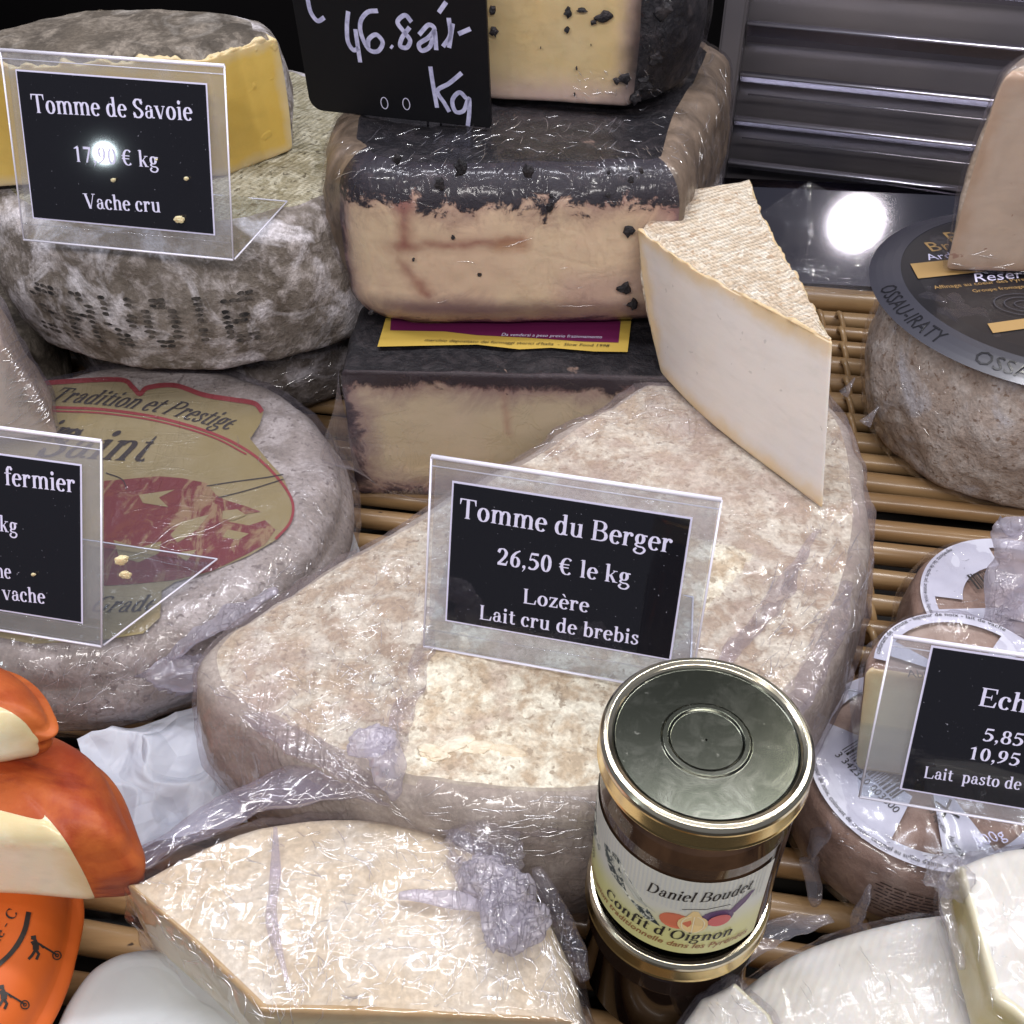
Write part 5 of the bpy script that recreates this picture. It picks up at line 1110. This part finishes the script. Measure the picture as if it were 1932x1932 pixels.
def ell(cx, cy, rx, ry, n=18, top_=0): return [(cx+rx*math.cos(q), cy+ry*math.sin(q)+(top_ if abs(q-math.pi/2) < .2 else 0)) for q in np.linspace(0, 2*math.pi, n, endpoint=False)]
jp('printed_onion', ell(.0125, 0.0257, .0055, .0048), plain('red_onion_print', (.62, .17, .09), .5), .0005)
jp('printed_onion', ell(.0185, 0.0254, .0052, .0055, 18, .003), plain('golden_onion_print', (.78, .58, .28), .5), .0007)
o = ([], [])
for k_ in (-.5, 0, .5): ribbon2([(.0185+k_*.0085*math.sin(q)*.9, .0254-.0053*math.cos(q)) for q in np.linspace(.2, 2.9, 10)], .00035, o)
mesh('printed_onion', [jf(a, b, .0008+.00001*c) for a, b, c in o[0]], o[1], plain('pale_onion_print', (.84, .76, .55), .5), jl, False)
jp('printed_fig', ell(.0265, 0.0287, .0058, .0050), plain('purple_fig_print', (.13, .07, .16), .5), .0005)
jp('printed_fig', ell(.0272, 0.0274, .0040, .0036), plain('fig_flesh_print', (.62, .14, .14), .5), .0009)
jp('printed_fig', [(.030, .031), (.033, .036), (.0375, .0400), (.039, .0395), (.036, .034), (.0325, .0295)], plain('purple_fig_print', (.13, .07, .16), .5), .0005)
bk_ = ink
put('lettering', serif('Daniel Boudet', .45), lambda u, v, e: jf(u, v, e+.0004), .0088, bk_, jl, .001, .0375, width=.036, rot=.12)
o = ([], []); ribbon2([(.014, .034), (.022, .0352), (.030, .0362)], .0004, o); mesh('printed_line', [jf(a, b, .0006) for a, b, _ in o[0]], o[1], bk_, jl, False)
put('lettering', serif("Confit d'Oignon", .22), lambda u, v, e: jf(u, v, e+.0005), .0090, bk_, jl, -.0155, .0140, width=.049, rot=.01)
put('lettering', sans('Fabrication traditionnelle dans les Pyrénées', .3, .012), lambda u, v, e: jf(u, v, e+.0005), .0048, plain('brown_print', (.30, .13, .05), .5), jl, -.033, .0092, width=.074)
put('lettering', serif('220g', .1), lambda u, v, e: jf(u, v, e+.0005), .0062, bk_, jl, -.0355, .0215, width=.0085, rot=-.5)

# ================================================================== PRICE SIGNS in folded acrylic holders
def price_sign(label, BL, BR, TC, side, card, lines, bits=(), foot=None):
    BL, BR, TC = map(np.array, (BL, BR, TC)); U = BR-BL; U[2] = 0; wd_ = np.linalg.norm(BR-BL); U = (BR-BL)/wd_; B0 = BL if side == 'l' else BR
    Vv = TC-B0; Vv -= U*np.dot(Vv, U); H_ = np.linalg.norm(Vv); Vv /= H_; Nn = np.cross(U, Vv); fn = planefn(BL, U, Vv)
    def loc(px, py):
        d = ray(px, py); t_ = np.dot(BL-np.array([0, 0, HC]), Nn)/np.dot(d, Nn); p = np.array([0, 0, HC])+d*t_; return np.dot(p-BL, U), np.dot(p-BL, Vv)
    t = thing('price_sign', label, 'price sign', BL, 'printed price signs in acrylic holders')
    print('SIGN', label[:20], wd_, H_, Vv)
    def pbox(name, u0, v0, u1, v1, e0, e1, mat, par):
        V = [tuple(fn(u, v, e)) for e in (e0, e1) for u, v in ((u0, v0), (u1, v0), (u1, v1), (u0, v1))]
        return mesh(name, V, [(0, 3, 2, 1), (4, 5, 6, 7), (0, 1, 5, 4), (1, 2, 6, 5), (2, 3, 7, 6), (3, 0, 4, 7)], mat, par, False)
    h = pbox('holder', 0, 0, wd_, H_, -.0008, .0010, M['acrylic'], t)
    pbox('back_panel', .001, .012, wd_-.001, H_-.0015, -.0032, -.0026, M['acrylic'], h)
    for (u0, v0, u1, v1, r_) in ((0, H_, wd_, H_, .0010), (0, 0, 0, H_, .0005), (wd_, 0, wd_, H_, .0005), (0, .009, wd_, .009, .0004), (0, 0, wd_, 0, .0006), (0, H_-.004, wd_, H_-.004, .0003)):
        tube('edge_highlight', [fn(u0, v0, .0006), fn(u1, v1, .0006)], r_, M['acrshine'] if r_ != .0004 else M['acrylic'], h, 8)  # rods stand in for the bright highlights along the acrylic edges
    # folded rear leg of the holder
    ft = [fn(0, 0, -.001), fn(wd_, 0, -.001)]; bkd = np.array([.008, .055, .0]) if foot is None else np.array(foot)
    V = [tuple(ft[0]), tuple(ft[1]), tuple(ft[1]+bkd), tuple(ft[0]+bkd)]; V += [tuple(np.array(v)+np.array([0, 0, .001])) for v in V]
    mesh('foot', V, [(0, 3, 2, 1), (4, 5, 6, 7), (0, 1, 5, 4), (1, 2, 6, 5), (2, 3, 7, 6), (3, 0, 4, 7)], M['acryfoot'], t, False)
    for e_ in (1, ): tube('foot_edge', [ft[e_], ft[e_]+bkd], .0005, M['acrshine'], t, 6)
    tube('foot_edge', [ft[0]+bkd, ft[1]+bkd], .0004, M['acrshine'], t, 6)
    (u0, v0), (u1, v1) = loc(*card[0]), loc(*card[1])
    pbox('card_border', u0-.0008, v0-.0008, u1+.0008, v1+.0008, .0011, .0013, M['cardwhite'], t)
    cd = pbox('card', u0, v0, u1, v1, .00135, .0016, M['card'], t)
    for txt, a, b, em in lines:
        (ua, va), (ub, vb) = loc(*a), loc(*b); put('lettering', serif(txt), lambda u, v, e: fn(u, v, .0016+e), em, M['cardwhite'], cd, ua, va, width=abs(ub-ua), rot=math.atan2(vb-va, ub-ua))
    for k_, (px, py, s_) in enumerate(bits):
        u, v = loc(px, py); lump('crumb', fn(u, v, .003), (s_, s_*.6, s_*.8), M['cream_paste'], t, 80+k_, .5, 0, 50)
    return t, fn, loc, U, Vv, Nn
C0 = np.array([0, 0, HC])
def tcorner(B0, U, px, py): d = ray(px, py); s_ = np.dot(B0-C0, U)/np.dot(d, U); return C0+d*s_
# centre
BL = W(800, 1218, BZ+.0035); BR = BL+np.array([.1215, -.0285, 0])*.93; TL = tcorner(BL, BR-BL, 815, 860)
price_sign('black price card reading Tomme du Berger 26,50 in the centre of the picture', BL, BR, TL, 'l', ((845, 1166), (1303, 977)),
    [('Tomme du Berger', (867, 973), (1268, 1040), .0133), ('26,50 € le kg', (938, 1061), (1190, 1100), .0118), ('Lozère', (987, 1134), (1112, 1152), .0105), ('Lait cru de brebis', (905, 1164), (1205, 1213), .0105)])
# upper left
BL = W(46, 452, .166); BR = W(441, 490, .166); TR = tcorner(BR, BR-BL, 424, 124)
t, fn, loc, U, Vv, Nn = price_sign('black price card reading Tomme de Savoie 17,90 in an acrylic holder, upper left', BL, BR, TR, 'r', ((67, 409), (390, 160)),
    [('Tomme de Savoie', (64, 212), (367, 227), .0140), ('17,90 € kg', (142, 304), (303, 316), .0122), ('Vache cru', (163, 392), (307, 400), .0118)], ((220, 338, .0012), (342, 412, .0022), (356, 335, .0012), (300, 300, .0006)), (.018, .068, 0))
p_ = fn(*loc(200, 288), .0016); d_ = p_-C0; d_ /= np.linalg.norm(d_); r_ = d_-2*np.dot(d_, Nn)*Nn; print('GLARE', p_, r_)
lamp('POINT', 'glint_lamp', tuple(p_+r_*1.0), (0, 0, 0), 1.0, (.80, .95, 1), .013)
# left edge
BL = W(-200, 1156, GH+.006); BR = W(193, 1219, GH+.006); TR = tcorner(BR, BR-BL, 192, 832)
price_sign('black price card ending in fermier and vache in an acrylic holder at the left edge', BL, BR, TR, 'r', ((-160, 1122), (154, 878)),
    [('fermier', (12, 913), (147, 928), .0130), ('kg', (3, 1000), (38, 1005), .0115), ('ne', (-4, 1087), (26, 1090), .0110), ('vache', (9, 1129), (90, 1137), .0110), ('Lait de', (-95, 1115), (-4, 1128), .0110), ('17,50 €', (-110, 985), (-6, 998), .0115)], ((238, 1052, .0028), (242, 1080, .0022), (70, 1080, .001)), (.042, .058, 0))
# right edge
BL = W(1621, 1502, .070); BR = BL+np.array([.118, -.024, 0]); TL = tcorner(BL, BR-BL, 1684, 1199)
price_sign('black price card beginning Ech with prices 5,85 and 10,95 at the right edge', BL, BR, TL, 'l', ((1701, 1483), (2245, 1290)),
    [('Tomme', (1927, 1277), (2060, 1295), .0128), ('Echourgnac', (1842, 1327), (2130, 1372), .0120), ('5,85 €', (1850, 1393), (1965, 1410), .0085), ('10,95 €', (1822, 1427), (1958, 1447), .0085), ('Lait  pasto de vache', (1740, 1463), (2010, 1497), .0080)])

# ================================================================== fine folds in the cling film
def kids(root, *nm): return [c for c in root.children if c.type == 'MESH' and any(c.name.startswith(x) for x in nm)]
ob = D.objects
def FT(nm): return ob[nm], bvh(kids(ob[nm], 'cling_film'))
r_, T_ = FT('crinkled_film_wedge')
body = [(250, 1665), (560, 1545), (820, 1570), (1000, 1690), (1090, 1900), (520, 1910)]
creases(r_, T_, [(body, 190, (950, 1720), 35, (15, 80), (.00012, .00030)), ([(480, 1700), (1060, 1700), (1080, 1900), (520, 1900)], 130, (1000, 1500), 30, (15, 75), (.00012, .00032)),
    ([(560, 1540), (1000, 1600), (1000, 1700), (560, 1700)], 90, 10, 40, (10, 60), (.00010, .00026)), ([(480, 1760), (620, 1760), (640, 1905), (500, 1905)], 60, 80, 14, (20, 70), (.00010, .00024)),
    ([(860, 1600), (1010, 1640), (1010, 1760), (860, 1740)], 70, 70, 60, (8, 26), (.00010, .00028)), ([(240, 1660), (520, 1900), (480, 1930), (250, 1760)], 40, 45, 8, (20, 90), (.0001, .00022)), ([(1000, 1650), (1110, 1900), (1060, 1910), (980, 1700)], 45, 70, 10, (30, 110), (.0001, .00025)), ([(300, 1640), (420, 1590), (440, 1740), (330, 1720)], 35, -55, 10, (12, 50), (.0001, .0002))], M['crease'], 1)
T2 = bvh(kids(r_, 'film_knot', 'film_roll', 'film_crease'))
creases(r_, T2, [([(900, 1560), (1010, 1600), (1010, 1790), (900, 1790)], 130, 80, 60, (6, 26), (.0001, .0003)), ([(240, 1640), (500, 1480), (800, 1450), (800, 1540), (500, 1560)], 130, -25, 22, (10, 60), (.0001, .0003)), ([(680, 1380), (760, 1390), (760, 1510), (690, 1500)], 25, 70, 20, (10, 40), (.0001, .00025))], M['crease'], 21)
r_, T_ = FT('wrapped_half_wheel')
creases(r_, T_, [([(400, 1260), (740, 1240), (740, 1470), (640, 1430)], 70, 35, 22, (12, 60), (.00010, .00026)), ([(620, 1100), (800, 1100), (790, 1450), (640, 1380)], 80, -60, 30, (12, 55), (.0001, .00026)), ([(540, 1200), (800, 1000), (780, 1200), (600, 1300)], 40, -10, 50, (5, 18), (.0001, .00026)),
    ([(1400, 1130), (1620, 950), (1620, 1200), (1420, 1300)], 110, -58, 14, (15, 85), (.0001, .0003)), ([(1520, 700), (1630, 850), (1630, 1100), (1500, 1100)], 50, 75, 20, (10, 45), (.0001, .0002)), ([(780, 1500), (1120, 1500), (1100, 1620), (820, 1600)], 75, 2, 7, (20, 90), (.0001, .0002)), ([(1000, 830), (1240, 710), (1260, 760), (1010, 880)], 50, -28, 9, (15, 80), (.0001, .0002)), ([(370, 1250), (760, 1490), (740, 1530), (400, 1330)], 60, 32, 8, (15, 80), (.0001, .0002))], M['crease'], 2)
r_, T_ = FT('wheel') if 'wheel' in ob else FT([o.name for o in ob if o.name.startswith('labelled')][0])
creases(r_, T_, [([(200, 1040), (450, 960), (450, 1000), (210, 1080)], 5, -14, 2, (160, 300), (.00014, .0002)), ([(330, 1230), (600, 1120), (620, 1080), (560, 1060), (330, 1190)], 70, -28, 14, (10, 70), (.0001, .0003)), ([(150, 1230), (400, 1220), (380, 1300), (160, 1290)], 60, -40, 45, (8, 40), (.0001, .0003)), ([(400, 780), (600, 900), (600, 1000), (560, 960)], 18, 60, 30, (8, 30), (.0001, .0002)), ([(60, 1240), (330, 1240), (330, 1330), (80, 1370)], 40, -30, 20, (20, 90), (.0001, .0002))], M['crease'], 3)
r_, T_ = FT('big_cut_block')
creases(r_, T_, [([(640, 260), (930, 240), (930, 330), (630, 340)], 75, -28, 12, (12, 60), (.0001, .00028)), ([(900, 230), (1290, 200), (1290, 290), (900, 300)], 70, -15, 25, (8, 50), (.0001, .00026)), ([(1120, 280), (1300, 270), (1300, 320), (1130, 320)], 45, 60, 18, (6, 26), (.00012, .0003)), ([(900, 330), (1250, 330), (1200, 600), (800, 600)], 9, -3, 2, (30, 130), (.0001, .00016)), ([(1310, 60), (1400, 80), (1400, 330), (1320, 330)], 45, 88, 8, (15, 70), (.0001, .0002))], M['crease'], 4)
r_, T_ = FT('top_cut_piece')
creases(r_, T_, [([(1080, 130), (1240, 130), (1240, 200), (1080, 190)], 45, 55, 35, (6, 28), (.0001, .0003))], M['crease'], 5)
r_, T_ = FT('wrapped_pale_wedge')
creases(r_, T_, [([(0, 600), (60, 600), (110, 810), (0, 810)], 150, -45, 12, (20, 80), (.00012, .00034))], M['crease'], 6)
r_, T_ = FT('wrapped_grey_wheel')
creases(r_, T_, [([(480, 690), (650, 610), (640, 760), (540, 800)], 45, -25, 15, (6, 40), (.0001, .0003))], M['crease'], 7)
r_, T_ = FT('white_soft_wedge')
creases(r_, T_, [([(1350, 1880), (1500, 1780), (1900, 1750), (1900, 1932), (1400, 1932)], 16, 62, 10, (15, 90), (.0001, .0002))], M['crease'], 8)
r_, T_ = FT('small_white_wedge')
creases(r_, T_, [([(1830, 1700), (1932, 1700), (1932, 1932), (1880, 1932)], 14, 60, 25, (10, 60), (.0001, .0002))], M['crease'], 9)
r_, T_ = FT('white_tip_wedge')
creases(r_, T_, [([(1330, 1860), (1420, 1860), (1450, 1932), (1330, 1932)], 14, 50, 15, (10, 60), (.0001, .0002))], M['crease'], 10)
for nm, sd_ in (('small_walnut_cheese', 11), ('small_walnut_cheese.001', 12), ('tall_pink_wedge', 13), ('black_label_wheel', 14)):
    r_, T_ = FT(nm); q = {11: ([(1560, 1550), (1900, 1620), (1880, 1680), (1600, 1640)], 60, 15, 14, (6, 36), (.0001, .0003)), 12: ([(1760, 1060), (1932, 1040), (1932, 1180), (1760, 1180)], 25, -30, 30, (6, 30), (.0001, .0002)),
        13: ([(1790, 480), (1932, 480), (1932, 520), (1790, 520)], 12, 2, 4, (20, 80), (.00012, .0003)), 14: ([(1680, 660), (1900, 720), (1900, 960), (1700, 800)], 55, 65, 25, (5, 30), (.00008, .00018))}[sd_]
    creases(r_, T_, [q], M['crease'], sd_)

print('OBJECTS', len(D.objects), 'TRIS', sum(len(o.data.polygons) for o in D.objects if o.type == 'MESH'))
